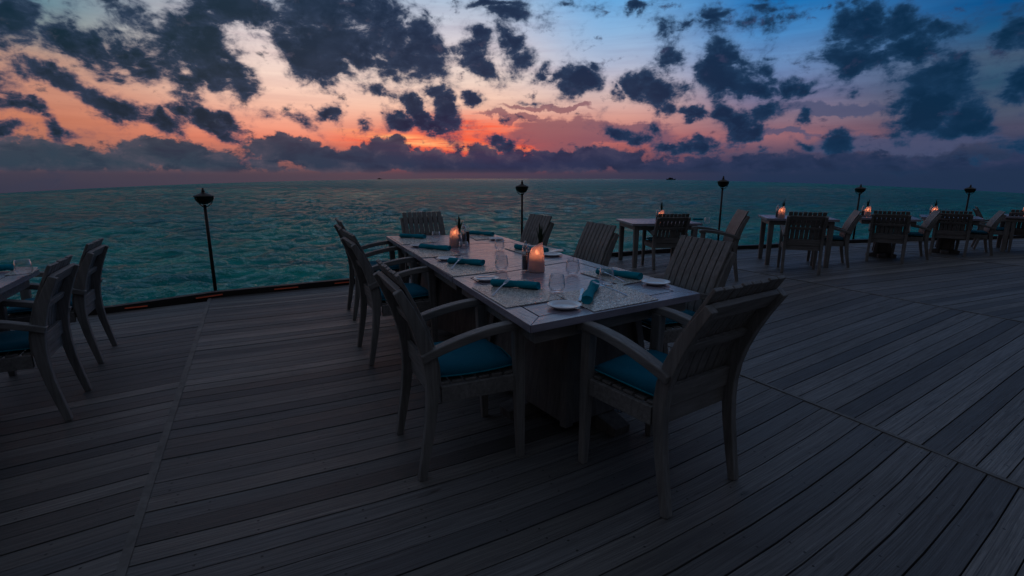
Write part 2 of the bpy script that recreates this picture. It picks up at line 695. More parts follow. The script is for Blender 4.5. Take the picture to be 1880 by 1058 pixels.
def make_chair(lean=.06):
    LEAN[0] = lean
    root = empty('armchair', (0, 0, 0))
    root.scale = (1, 1, 1.067)
    W = .235
    for s in (-1, 1):
        # front leg, tapered, leaning in slightly
        mb = MB()
        zs = [0, .2, .45, .632]
        mb.sweep([(s * (W + .004), .235 - .005 * i, z) for i, z in enumerate(zs)],
                 [(.034, .036), (.040, .044), (.046, .052), (.048, .056)], (1, 0, 0))
        mb.build('leg', M['wood_v'], root, .004)
        mb = MB()
        zs = [0, .12, .25, .36, .44, .52, .60, .68, .76, .84]
        th = [.034, .040, .046, .052, .058, .060, .058, .052, .046, .038]
        mb.sweep([(s * W, smooth_prof(z), z) for z in zs], [(.040, t) for t in th], (1, 0, 0))
        mb.build('leg', M['wood_v'], root, .004)
        # curved arm passing through the rear post
        mb = MB()
        pts = []
        for i in range(13):
            t = i / 12
            y = -.245 + t * .53
            z = .55 + .095 * math.sin(min(1, t * 1.12) * math.pi / 2) ** .9
            pts.append((s * (W + .012), y, z))
        pts[-1] = (pts[-1][0], pts[-1][1] - .012, pts[-1][2] - .008)
        mb.sweep(pts, [(.050 + .010 * math.sin(i / 12 * math.pi), .036) for i in range(13)], (1, 0, 0))
        mb.build('armrest', M['wood_y'], root, .005)
    # back slats
    mb = MB()
    n = 8
    pw = .475 / n
    for k in range(n):
        x = -.2375 + pw * (k + .5)
        zs = [.405, .5, .6, .7, .8, .903 - .002 * (k % 3)]
        mb.sweep([(x, smooth_prof(min(z, .9)) + .036, z) for z in zs], (pw - .008, .016), (1, 0, 0))
    back = mb.build('backrest', M['wood_v'], root, .003)
    mb = MB()
    for z, h, d in ((.815, .06, .024), (.66, .035, .02), (.455, .085, .022)):
        y0, y1 = smooth_prof(z - h / 2), smooth_prof(z + h / 2)
        mb.sweep([(0, y0 + .012, z - h / 2), (0, y1 + .012, z + h / 2)], (.43, d), (1, 0, 0))
    mb.build('back_rail', M['wood_x'], root, .003)
    mb = MB()
    mb.box((0, .225, .375), (.43, .022, .075))
    mb.box((0, -.175, .375), (.43, .022, .075))
    for s in (-1, 1): mb.box((s * .235, .025, .375), (.022, .37, .074))
    for k in range(6): mb.box((0, -.14 + k * .065, .417), (.444, .052, .012))
    mb.build('seat', M['wood_x'], root, .003)
    # cushion
    mb = MB()
    nx, ny = 14, 14
    vs = []
    for side_ in (0, 1):
        for i in range(nx + 1):
            for j in range(ny + 1):
                u, v = i / nx * 2 - 1, j / ny * 2 - 1
                cu = max(abs(u), abs(v))
                # squircle outline
                k = (1 - .06 * (u * u * v * v) ** 1)
                x = u * .222 * k
                y = v * .215 * k + .03
                e = (1 - abs(u) ** 7) * (1 - abs(v) ** 7)
                sag = .012 * math.exp(-(u * u + v * v) * 2.2)
                z = .447 + (e ** .5 * .030 - sag * e if side_ else -e ** .5 * .020)
                z += .004 * math.sin(5 * u + 2 * v)
                vs.append((x, y, z))
    q = (nx + 1) * (ny + 1)
    fs = []
    for i in range(nx):
        for j in range(ny):
            a = i * (ny + 1) + j
            f = (a, a + ny + 1, a + ny + 2, a + 1)
            fs.append(f[::-1]); fs.append(tuple(t + q for t in f))
    mb.add(vs, fs, True)
    c = mb.build('cushion', M['cushion'], root)
    wd = c.modifiers.new('weld', 'WELD'); wd.merge_threshold = .0008
    mb = MB()
    ring = []
    for i in range(49):
        a = i / 48 * 2 * math.pi
        cu_, su_ = math.cos(a), math.sin(a)
        k = 1 / max(abs(cu_), abs(su_))
        u, v = cu_ * k, su_ * k
        k2 = (1 - .06 * (u * u * v * v))
        ring.append((u * .2225 * k2, v * .2155 * k2 + .03, .447 + .004 * math.sin(5 * u + 2 * v)))
    mb.tube(ring, .0035, 6)
    mb.build('piping', M['napkin'], c)
    return root


proto = make_chair()
proto_used = [False]


end_proto = make_chair(.125)
left_proto = make_chair(.032)


def chair(origin, head, label, group):
    """head = direction it faces, radians"""
    if 'near end of the long' in label:
        r = end_proto
    elif 'set against the sea' in label:
        r = left_proto
    elif 'far left table' in label:
        r = copy_tree(left_proto)
    elif proto_used[0]:
        r = copy_tree(proto)
    else:
        r = proto; proto_used[0] = True
    r.location = (origin.x, origin.y, 0)
    r.rotation_euler = (0, 0, head - math.pi / 2)
    tag(r, label, 'armchair', group)
    return r


def by_feet(a, b, label, group, face_hint=None, sy=1.0, sz=1.067):
    """a, b pixels of the two rear feet, a on the chair's left when it faces away from us"""
    pa, pb = P(*a), P(*b)
    w = (pb - pa); w.z = 0; w.normalize()
    f = Vector((-w.y, w.x, 0))
    if face_hint is not None and f.dot(Vector((*face_hint, 0))) < 0: f = -f
    o = (pa + pb) / 2 + f * .265 * sy
    c = chair(o, math.atan2(f.y, f.x), label, group)
    c.scale = (1, sy, sz)
    return c


def by_mid(a, b, deg, sz, label, group):
    m = (P(*a) + P(*b)) / 2
    h = R(deg)
    c = chair(m + Vector((math.cos(h), math.sin(h), 0)) * .265, h, label, group)
    c.scale = (1, 1, sz)
    return c


def by_top(a, b, label, group, hint):
    pa, pb = P(*a, .955), P(*b, .955)
    w = (pb - pa); w.z = 0; w.normalize()
    f = Vector((-w.y, w.x, 0))
    if f.dot(Vector((*hint, 0))) < 0: f = -f
    o = (pa + pb) / 2 + f * .325
    return chair(o, math.atan2(f.y, f.x), label, group)


def by_foot(a, deg, which, label, group):
    """one rear foot known (which = +1: it is the chair's right foot, -1 left)"""
    h = R(deg)
    f = Vector((math.cos(h), math.sin(h), 0)); r = Vector((f.y, -f.x, 0))
    o = P(*a) + f * .265 - r * (.235 * which)
    return chair(o, h, label, group)


GM = 'chairs round the long table'
by_feet((1225, 949), (1347, 880), 'grey slatted armchair at the near end of the long table, its back to the viewer', GM, (0, 1), 1.0, 1.075)
by_feet((777, 887), (730, 792), 'grey armchair nearest the viewer on the left side of the long table', GM, (1, 0), 1.0, 1.06)
by_feet((682, 672), (658, 635), 'middle armchair of the three on the left side of the long table', GM, (1, 0))
by_foot((650, 588), 24, 1, 'farthest armchair on the left side of the long table, mostly hidden behind the middle one', GM)
by_top((1251, 432), (1346, 446), 'armchair nearest the viewer on the right side of the long table', GM, (-1, 0))
by_top((1076, 407), (1134, 415.7), 'middle armchair of the three on the right side of the long table', GM, (-1, 0))
by_top((974, 393), (1012.6, 398), 'farthest armchair on the right side of the long table, beside a lamp post', GM, (-1, 0))
by_top((740, 391), (807, 389), 'armchair at the far end of the long table, sea showing between its slats', GM, (0, -1))
GL = 'chairs at the left table'
by_feet((128, 772), (165, 715), 'nearer armchair at the far left table, blue cushion showing at the picture edge', GL, (-1, 0), 1.0, .985)
by_feet((187, 668), (213, 633), 'farther armchair at the left table, set against the sea', GL, (-1, 0), 1.0, .985)
GR = 'chairs round the small tables along the far edge'
by_mid((1197, 495), (1259, 494), 95, 0.93, 'armchair with its back to the viewer before the first small table, candle above its slats', GR)
by_foot((1353, 516), 172, -1, 'armchair seen from the side at the right of the first small table', GR).scale = (1, 1, 1.03)
by_mid((1439, 501), (1499, 505), 68, 0.985, 'armchair with its back to the viewer at the second small table', GR)
by_feet((1559, 493), (1546, 482), 'armchair facing left at the right of the second small table, below a lamp post', GR, (-1, 0), 1.0, .955)
by_mid((1598, 480), (1648, 485), 54, 0.93, 'armchair with its back to the viewer at the third small table', GR)
by_feet((1704, 478), (1691, 470), 'armchair facing left between the third and fourth small tables', GR, (-1, 0), 1.0, .90)
by_mid((1715, 467), (1762, 472), 48, 0.88, 'armchair with its back to the viewer at the fourth small table', GR)
by_feet((1822, 470), (1810, 463), 'armchair facing left right of the fourth small table', GR, (-1, 0), 1.0, .86)
by_foot((1787, 458), -38, 1, 'far armchair turned right beyond the fourth small table, only arm and back edge showing', GR).scale = (1, 1, .90)
by_mid((1853, 461), (1893, 463), 46, 0.86, 'armchair with its back to the viewer at the right edge of the picture', GR)

# ------------------------------------------------------------------ tables
def lerp(a, b, t): return a + (b - a) * t


def quad_pt(q, u, v):
    return lerp(lerp(q[0], q[1], u), lerp(q[3], q[2], u), v)


def table(q, label, cat, group, legs='pedestal', z=TZ, slots=True):
    """q = corners near-left, near-right, far-right, far-left (world, plane z)"""
    c = (q[0] + q[1] + q[2] + q[3]) / 4
    ax = (q[1] - q[0]); rz = math.atan2(ax.y, ax.x)
    root = empty('dining_table', (c.x, c.y, 0), rz)
    tag(root, label, cat, group)
    inv = Matrix.Rotation(-rz, 4, 'Z')
    L = [inv @ Vector((p.x - c.x, p.y - c.y, 0)) for p in q]
    T = .035
    wx = (L[1] - L[0]).length; wy = (L[3] - L[0]).length
    b = .095
    bu, bv = b / wx, b / wy
    gu, gv = .010 / wx, .010 / wy
    Q = lambda u, v: quad_pt(L, u, v)
    # frame boards, mitred at the corners
    eps = .0015
    e1, e2 = eps / wx, eps / wy
    MB().prism([Q(e1, 0), Q(1 - e1, 0), Q(1 - bu - e1, bv), Q(bu + e1, bv)], z - T, z).build('frame_board', M['top_x'], root, .002)
    MB().prism([Q(bu + e1, 1 - bv), Q(1 - bu - e1, 1 - bv), Q(1 - e1, 1), Q(e1, 1)], z - T, z).build('frame_board', M['top_x'], root, .002)
    MB().prism([Q(0, e2), Q(bu, bv + e2), Q(bu, 1 - bv - e2), Q(0, 1 - e2)], z - T, z).build('frame_board', M['top_y'], root, .002)
    MB().prism([Q(1 - bu, bv + e2), Q(1, e2), Q(1, 1 - e2), Q(1 - bu, 1 - bv - e2)], z - T, z).build('frame_board', M['top_y'], root, .002)
    # inner panel of planks
    mp = MB()
    n = max(4, int(wy / .14))
    for k in range(n):
        v0 = bv + gv + (1 - 2 * bv - 2 * gv) * k / n + .0006 / wy
        v1 = bv + gv + (1 - 2 * bv - 2 * gv) * (k + 1) / n - .0006 / wy
        mp.prism([Q(bu + gu, v0), Q(1 - bu - gu, v0), Q(1 - bu - gu, v1), Q(bu + gu, v1)], z - T + .004, z - .0015)
    mp.build('panel', M['top_x'], root, .001)
    ms = MB()
    ms.prism([Q(bu * .9, bv * .9), Q(1 - bu * .9, bv * .9), Q(1 - bu * .9, 1 - bv * .9), Q(bu * .9, 1 - bv * .9)], z - T - .006, z - T + .002)
    ms.build('underside', M['black'], root)
    # apron
    ma = MB()
    i1, i2 = .05 / wx, .05 / wy
    t1, t2 = .022 / wx, .022 / wy
    ah = .07
    for pts in ([Q(i1, i2), Q(1 - i1, i2), Q(1 - i1, i2 + t2), Q(i1, i2 + t2)], [Q(i1, 1 - i2 - t2), Q(1 - i1, 1 - i2 - t2), Q(1 - i1, 1 - i2), Q(i1, 1 - i2)],
                [Q(i1, i2 + t2), Q(i1 + t1, i2 + t2), Q(i1 + t1, 1 - i2 - t2), Q(i1, 1 - i2 - t2)], [Q(1 - i1 - t1, i2 + t2), Q(1 - i1, i2 + t2), Q(1 - i1, 1 - i2 - t2), Q(1 - i1 - t1, 1 - i2 - t2)]):
        ma.prism(pts, z - T - ah, z - T - .008)
    ma.build('apron', M['wood_x'], root, .002)
    if legs == 'legs':
        k1, k2 = .085 / wx, .085 / wy
        for u in (k1, 1 - k1):
            for v in (k2, 1 - k2):
                p = Q(u, v)
                MB().sweep([(p.x, p.y, 0), (p.x, p.y, z - T - .009)], [(.06, .06), (.075, .075)], (1, 0, 0)).build('leg', M['wood_v'], root, .004)
    else:
        mbp = MB()
        big = 'small' not in label
        hw, hd = (.23, .34) if big else (.06, .06)
        bw, bd = (.29, .41) if big else (.10, .10)
        z0, z1 = .085, z - T - .072
        vs = [(-bw, -bd, z0), (bw, -bd, z0), (bw, bd, z0), (-bw, bd, z0), (-hw, -hd, z1), (hw, -hd, z1), (hw, hd, z1), (-hw, hd, z1)]
        mbp.add(vs, [(0, 3, 2, 1), (4, 5, 6, 7), (0, 1, 5, 4), (1, 2, 6, 5), (2, 3, 7, 6), (3, 0, 4, 7)])
        mbp.build('pedestal', M['ped'], root, .004)
        for sx in (-1, 1):
            for sy in (-1, 1):
                MB().sweep([(sx * (bw + .006), sy * (bd + .006), z0 + .001), (sx * (hw + .006), sy * (hd + .006), z1 - .001)], (.05, .05), (1, 0, 0)).build('corner_post', M['ped'], root, .004)
        mf = MB()
        mf.sweep([(-bw - .12, 0, .025), (-bw + .02, 0, .042), (bw - .02, 0, .042), (bw + .12, 0, .025)], [(.11, .05), (.13, .084), (.13, .084), (.11, .05)], (0, 1, 0))
        mf.sweep([(0, -bd - .12, .024), (0, -bd + .02, .0405), (0, bd - .02, .0405), (0, bd + .12, .024)], [(.11, .048), (.13, .081), (.13, .081), (.11, .048)], (1, 0, 0))
        mf.build('foot', M['ped'], root, .003)
        mb_ = MB()
        mb_.box((0, 0, z - T - .04), (hw * 2 + .05, hd * 2 + .05, .06))
        mb_.build('bracket', M['wood_x'], root, .003)
    return root


A = P(974, 598, TZ); B = P(1286, 538.5, TZ); C_ = P(708.7, 433.7, TZ); D = P(908.7, 430.9, TZ)
S1L, S1R = P(830, 509, TZ), P(1064, 471.5, TZ)
S2L, S2R = P(739, 451, TZ), P(934, 443.5, TZ)
# put the seam ends on the straight long edges
def on(a, b, p):
    e = b - a
    return a + e * ((p - a).dot(e) / e.dot(e))
S1L, S2L = on(A, C_, S1L), on(A, C_, S2L)
S1R, S2R = on(B, D, S1R), on(B, D, S2R)
g = .003
def pull(a, b, d): return a + (b - a).normalized() * d
table([A, B, pull(S1R, B, g), pull(S1L, A, g)], 'nearest of the three joined tables, laid with shell mats and plates', 'table', 'tables joined into the long table')
table([pull(S1L, S2L, g), pull(S1R, S2R, g), pull(S2R, S1R, g), pull(S2L, S1L, g)], 'middle of the three joined tables, the near candle lamp standing on it', 'table', 'tables joined into the long table')
table([pull(S2L, C_, g), pull(S2R, D, g), D, C_], 'farthest of the three joined tables, beside the far end chair', 'table', 'tables joined into the long table')


def rect(nl, nr_dir_deg, w, d, z=TZ):
    h = R(nr_dir_deg)
    x = Vector((math.cos(h), math.sin(h), 0)); y = Vector((-x.y, x.x, 0))
    return [nl, nl + x * w, nl + x * w + y * d, nl + y * d]


GT = 'small tables along the far deck edge'
q3 = rect(P(1162, 411, .68), 4, 1.08, .95)
table(q3, 'first small square table right of the long table, standing on four legs', 'table', GT, 'legs', .68)
q4 = rect(P(1408, 401, .74), -17, 1.0, .85)
table(q4, 'second small table with bare four legs in view left of a chair', 'table', GT, 'legs', .74)
q5 = rect(P(1577, 400, .69), -30, .85, .8)
table(q5, 'third small table on a pedestal, tray and candle on its left corner', 'table', GT, 'pedestal', .69)
q6 = rect(P(1692, 398.5, .665), -36, .85, .8)
table(q6, 'fourth small table on a pedestal, candle on it behind a chair', 'table', GT, 'pedestal', .665)
q7 = rect(P(1843, 397, .66), -38, 1.1, .85)
table(q7, 'last small table at the right edge of the picture', 'table', GT, 'legs', .66)
# left table
e0, e1 = P(72, 494, TZ), P(0, 529, TZ)
ed = (e1 - e0).normalized()
nr = e0 + ed * 1.9
into = Vector((-abs(ed.y), ed.x if ed.x < 0 else -ed.x, 0))
nlv = Vector((ed.y, -ed.x, 0))
if nlv.x > 0: nlv = -nlv
qL = [nr + nlv * 1.0, nr, e0, e0 + nlv * 1.0]
table(qL, 'left table cut off by the picture edge, a napkin and glass on it', 'table', 'left table group')

# ------------------------------------------------------------------ lamp posts
def make_post():
    root = empty('lamp_post', (0, 0, 0))
    mb = MB(); mb.tube([(0, 0, -.4), (0, 0, .6), (0, 0, 1.18)], [.021, .019, .017], 12)
    mb.build('pole', M['post'], root)
    mb = MB()
    for a in range(3):
        an = a * 2 * math.pi / 3 + .3
        c, s_ = math.cos(an), math.sin(an)
        mb.tube([(c * r, s_ * r, z) for r, z in ((.012, 1.15), (.04, 1.165), (.075, 1.20), (.098, 1.255), (.100, 1.285))], .006, 6)
    mb.build('cradle', M['bronze'], root)
    mb = MB(); mb.lathe([(0, 1.185), (.035, 1.19), (.07, 1.21), (.092, 1.245), (.100, 1.285), (.112, 1.288), (.112, 1.296), (.095, 1.298), (.0, 1.298)], 24)
    mb.build('lamp_bowl', M['bronze'], root)
    mb = MB(); mb.lathe([(.108, 1.298), (.09, 1.312), (.05, 1.328), (.022, 1.34), (.016, 1.352), (.021, 1.362), (.012, 1.375), (.012, 1.40), (.0, 1.405)], 24)
    mb.build('lid', M['bronze'], root)
    return root


pp = make_post()
posts = [((396, 536), 345, 1.00, 'lamp post standing alone at the left against the sea, tallest in the picture'),
         ((958, 481), 331, 1.0, 'lamp post at the middle of the deck edge, behind the long table'),
         ((1317, 457), 323, 1.0, 'lamp post right of the long table, between the first two small tables'),
         ((1566, 443), 338, 1.0, 'lamp post behind the third small table'),
         ((1764, 438.5), 339, 1.0, 'farthest lamp post, near the right edge of the picture')]
for i, (b, ytop, sc, lab) in enumerate(posts):
    o = pp if i == 0 else copy_tree(pp)
    p = P(*b)
    out = Vector((p.x, p.y, 0)).normalized() * .1
    p = p + out
    # height so that the finial reaches the measured pixel
    d = ray(b[0], ytop)
    zt = H + d[2] / d[1] * p.y
    o.location = (p.x, p.y, 0)
    o.scale = (1, 1, zt / 1.405)
    o.rotation_euler = (0, 0, i * .7)
    tag(o, lab, 'lamp post', 'lamp posts along the deck edge')

# ------------------------------------------------------------------ things on the tables
def on_table(px, py, z=TZ): return P(px, py, z)


GMAT = 'shell mosaic place mats on the long table'
mats = [([(929, 566.5), (1033, 550), (965, 514), (866.5, 529)], 'speckled shell place mat on the left of the nearest table, napkin and fork on it'),
        ([(1090.5, 573.6), (1209, 551), (1137, 522.5), (1016, 541)], 'speckled shell place mat at the near end of the long table, beside the nearest plate'),
        ([(1141, 524.5), (1204, 512.6), (1127.6, 491), (1065.4, 502)], 'speckled shell place mat on the right side of the nearest table'),
        ([(832.6, 509), (913, 499.5), (872, 478.5), (793.5, 486.5)], 'speckled shell place mat before the middle left chair'),
        ([(774, 474.3), (846, 469), (815, 456), (752, 460)], 'speckled shell place mat before the farthest left chair'),
        ([(738, 450), (797, 445.5), (776, 434.5), (716, 436)], 'speckled shell place mat at the left far corner of the long table'),
        ([(962, 468), (1036, 462), (991, 450), (926, 456.5)], 'speckled shell place mat behind the near candle lamp'),
        ([(874, 441.5), (916, 437), (903, 430.5), (860, 433.5)], 'speckled shell place mat at the right far corner of the long table'),
        ([(8, 507), (60, 503), (70, 492), (30, 491)], 'pale place mat on the left table')]
for pts, lab in mats:
    w = [on_table(*p, TZ) for p in pts]
    c = sum(w, Vector()) / 4
    c.z = TZ
    mb = MB()
    # order must be counter-clockwise from above
    area = sum(w[i].x * w[(i + 1) % 4].y - w[(i + 1) % 4].x * w[i].y for i in range(4))
    if area < 0: w = w[::-1]
    mb.prism([p - c for p in w], .0005, .005)
    o = mb.build('place_mat', M['mat'], None, .001, c)
    tag(o, lab, 'place mat', GMAT if 'left table' not in lab else 'left table place settings')

GPL = 'white side plates on the long table'
pm = MB(); pm.lathe([(0, .004), (.045, .004), (.048, 0), (.052, .002), (.082, .016), (.083, .018), (.081, .0195), (.056, .0085), (.045, .006), (0, .006)], 48)
plate_me = None
plates = [(1036, 565, 1.0, 'white side plate nearest the viewer, at the near end of the long table'),
          (893, 515, .93, 'white side plate on the left of the nearest table, a knife laid across it'),
          (1203.5, 522, 1.0, 'white side plate near the right corner of the nearest table'),
          (820, 477.5, .9, 'white side plate on the left edge of the middle table'),
          (768, 453, .9, 'white side plate before the farthest left chair'),
          (1013, 470, 1.0, 'white side plate right of the near candle lamp, a folded card on it'),
          (911, 440.5, .95, 'white side plate at the right far corner of the long table')]
for px, py, sc, lab in plates:
    p = on_table(px, py)
    if plate_me is None:
        o = pm.build('side_plate', M['china'], None, 0, p); plate_me = o
    else:
        o = plate_me.copy(); COL.objects.link(o); o.location = p
    o.scale = (sc, sc, 1)
    tag(o, lab, 'plate', GPL)


def rot_to(a, b): return math.atan2(b.y - a.y, b.x - a.x)


def napkin(a, b, lab, r=.024, group='rolled teal napkins', z=TZ):
    pa, pb = on_table(*a, z), on_table(*b, z)
    c = (pa + pb) / 2
    L = (pb - pa).length
    mb = MB()
    seg, ns = 26, 16
    vs = []
    ph = random.uniform(0, 6)
    for i in range(ns + 1):
        t = i / ns - .5
        pinch = 1 - .16 * math.exp(-(t / .10) ** 2)
        for k in range(seg):
            an = 2 * math.pi * k / seg
            rr = r * pinch * (1 + .045 * math.sin(an * 3 + t * 7 + ph) + .03 * math.sin(an * 7 + t * 11 + ph))
            vs.append((t * L + .006 * math.sin(an + ph), rr * 1.15 * math.cos(an) + .004 * math.sin(t * 6 + ph), .0045 + r * .86 + rr * .86 * math.sin(an)))
    fs = []
    for i in range(ns):
        for k in range(seg):
            fs.append((seg * i + k, seg * i + seg + k, seg * i + seg + (k + 1) % seg, seg * i + (k + 1) % seg))
    mb.add(vs, fs, True)
    # spiral ends
    for e in (0, ns):
        base = [vs[seg * e + k] for k in range(seg)]
        cen = Vector((0, 0, 0))
        for q in base: cen += Vector(q)
        cen /= seg
        ring = [Vector(q) * .6 + cen * .4 + Vector((.004 if e == 0 else -.004, 0, 0)) for q in base]
        allv = [Vector(q) for q in base] + ring + [cen + Vector((.010 if e == 0 else -.010, 0, 0))]
        f2 = []
        for k in range(seg):
            k2 = (k + 1) % seg
            f = [(k, k2, seg + k2, seg + k), (seg + k, seg + k2, 2 * seg)]
            f2 += f if e == 0 else [x[::-1] for x in f]
        mb.add(allv, f2, False)
    o = mb.build('rolled_napkin', M['napkin'], None, 0, (c.x, c.y, z), rot_to(pa, pb))
    tag(o, lab, 'napkin', group)
    return o


napkin((905, 526.5), (989, 533), 'rolled teal napkin on the left mat of the nearest table, a fork across it')
napkin((1091, 528), (1077, 560), 'rolled teal napkin pointing towards the viewer at the near end of the long table')
napkin((1099, 505), (1176, 515), 'rolled teal napkin on the right mat of the nearest table, behind a glass')
napkin((826, 484.5), (887, 489), 'rolled teal napkin on the mat before the middle left chair, a fork across it')
napkin((773, 457), (825, 461.5), 'rolled teal napkin before the farthest left chair')
napkin((737, 437), (780, 439), 'rolled teal napkin at the left far corner of the long table')
napkin((864, 431.5), (905, 434), 'rolled teal napkin at the right far corner of the long table')
napkin((946, 458), (1004, 465.5), 'rolled teal napkin half hidden behind the near candle lamp')
napkin((-4, 499), (26, 497), 'rolled teal napkin on the left table', .024)
napkin((1272, 405), (1291, 405.5), 'rolled teal napkin on the first small table', .022, z=.68)


def cutlery(a, za, b, zb, kind, lab, parts=True):
    """bar from the handle-end a to the working end b, following the given heights"""
    pa, pb = P(*a, TZ), P(*b, TZ)
    L = min((pb - pa).length, .21)
    mb = MB()
    def z(t): return za + (zb - za) * t
    if kind == 'fork':
        pts = [(L * t, 0, z(t) + .004 * math.sin(t * math.pi * 1.3)) for t in (0, .15, .4, .62, .72, .80)]
        mb.sweep(pts, [(.014, .003), (.012, .003), (.008, .003), (.007, .003), (.014, .002), (.024, .002)], (0, 1, 0))
        for k in range(4):
            y = -.0095 + k * .0063
            mb.sweep([(L * .80, y, z(.8) + .0035), (L * .9, y, z(.9) + .002), (L, y * .95, z(1) + .006)], (.0036, .0018), (0, 1, 0))
    else:
        pts = [(L * t, 0, z(t)) for t in (0, .12, .45, .5, .7, .9, 1)]
        mb.sweep(pts, [(.013, .006), (.015, .006), (.012, .005), (.012, .002), (.020, .0015), (.018, .0015), (.004, .001)], (0, 1, 0))
    o = mb.build(kind, M['steel'], None, .0006, (pa.x, pa.y, TZ), rot_to(pa, pb), 1)
    tag(o, lab, kind, 'cutlery on the long table')


cutlery((904, 546), .007, (955, 522), .058, 'fork', 'steel fork leaning on the teal napkin of the nearest left mat')
cutlery((1151, 545.5), .008, (1088, 537), .056, 'fork', 'dark steel fork leaning over the napkin at the near end of the table')
cutlery((1146, 520), .008, (1090, 508), .05, 'fork', 'steel fork beside the right napkin of the nearest table')
cutlery((829, 496), .007, (861, 480), .056, 'fork', 'steel fork leaning on the napkin before the middle left chair')
cutlery((1064, 556), .008, (1074, 525), .03, 'knife', 'steel knife standing on edge left of the nearest napkin')
cutlery((876, 516), .021, (908, 513), .021, 'knife', 'butter knife lying across the left side plate of the nearest table')
cutlery((757, 453), .021, (779, 452.5), .021, 'knife', 'butter knife on the side plate before the farthest left chair')


def tumbler_proto():
    mb = MB()
    mb.lathe([(0, 0), (.026, 0), (.033, .004), (.043, .025), (.046, .036), (.042, .065), (.0365, .098), (.0352, .098), (.0407, .065),
              (.0445, .037), (.0415, .027), (.030, .013), (0, .011)], 36)
    return mb


tg = None
for px, py, sc, lab in [(1022, 538, 1.0, 'empty stemless glass nearest the viewer, left of the near end napkin'),
                        (1113, 524, 1.0, 'empty stemless glass before the right napkin of the nearest table'),
                        (1051, 505, 1.0, 'empty stemless glass right of the near candle lamp'),
                        (921, 497, 1.0, 'empty stemless glass left of the near candle lamp'),
                        (917, 459.5, .95, 'empty stemless glass in the middle of the long table, behind the bottles'),
                        (851.5, 466, .95, 'empty stemless glass between the far bottle and the left mats'),
                        (801, 444, .95, 'empty stemless glass by the left far corner mat'),
                        (46, 507, 1.0, 'empty stemless glass on the left table'),
                        (1298, 411, .9, 'glass on the right end of the first small table')]:
    zz = .68 if px > 1200 else TZ
    p = on_table(px, py, zz)
    if tg is None:
        o = tumbler_proto().build('stemless_glass', M['glass'], None, 0, p); tg = o
    else:
        o = tg.copy(); COL.objects.link(o); o.location = p
    o.location.z = zz + .0055
    o.scale = (sc, sc, sc)
    tag(o, lab, 'glass', 'stemless glasses')


def make_lamp():
    root = empty('candle_lamp', (0, 0, 0))
    seg = 32
    mb = MB()
    rows = [(.052, 0, 0), (.055, .008, 0), (.053, .06, 0), (.049, .11, 0), (.043, .150, .35), (.036, .172, .62)]
    vs = []
    for r, z, sh in rows:
        for k in range(seg):
            a = 2 * math.pi * k / seg
            vs.append((r * math.cos(a), r * math.sin(a), z - sh * r * math.cos(a)))
    n = len(rows)
    for r, z, sh in rows[::-1]:
        r -= .004
        for k in range(seg):
            a = 2 * math.pi * k / seg
            vs.append((r * math.cos(a), r * math.sin(a), max(z, .004) - sh * r * math.cos(a)))
    fs = []
    for i in range(2 * n - 1):
        for k in range(seg):
            fs.append((seg * i + k, seg * i + (k + 1) % seg, seg * i + seg + (k + 1) % seg, seg * i + seg + k))
    fs.append(tuple(range(seg - 1, -1, -1)))
    fs.append(tuple(range(seg * (2 * n - 1), seg * 2 * n)))
    mb.add(vs, fs, True)
    mb.build('lamp_shade', M['frost'], root)
    mb = MB(); mb.lathe([(0, .006), (.030, .006), (.030, .098), (.026, .101), (0, .099)], 24)
    mb.build('candle', M['wax'], root)
    mb = MB(); mb.lathe([(0, .112), (.007, .114), (.011, .124), (.009, .134), (.004, .141), (0, .145)], 16)
    mb.build('flame', M['flame'], root)
    return root


def lamp_light(loc, power):
    l = bpy.data.lights.new('candle light', 'POINT')
    l.energy = power * .15
    l.color = (1, .25, .17)
    l.shadow_soft_size = .008
    o = bpy.data.objects.new('candle_glow', l)
    COL.objects.link(o)
    return o


def make_bottle():
    """glass cruet with dark sauce, steel pourer on top"""
    root = empty('sauce_bottle', (0, 0, 0))
    MB().lathe([(0, 0), (.021, 0), (.023, .004), (.023, .135), (.020, .142), (.018, .165), (.0165, .165), (.0185, .141), (.0215, .134), (.0215, .006), (0, .005)], 24).build('glass_body', M['glass'], root)
    MB().lathe([(0, .007), (.020, .007), (.020, .102), (0, .102)], 24).build('sauce', M['oil'], root)
    mb = MB(); mb.lathe([(0, .150), (.0155, .150), (.0165, .170), (.010, .176), (.006, .192), (.006, .198), (0, .198)], 20)
    mb.build('stopper', M['steel'], root)
    return root


def make_mill():
    root = empty('pepper_mill', (0, 0, 0))
    MB().lathe([(0, 0), (.022, 0), (.022, .11), (.020, .112), (0, .112)], 24).build('jar', M['pepper'], root)
    MB().lathe([(0, .1125), (.021, .1125), (.021, .150), (.014, .158), (.006, .16), (.006, .168), (0, .168)], 24).build('grinder_head', M['glass'], root)
    return root


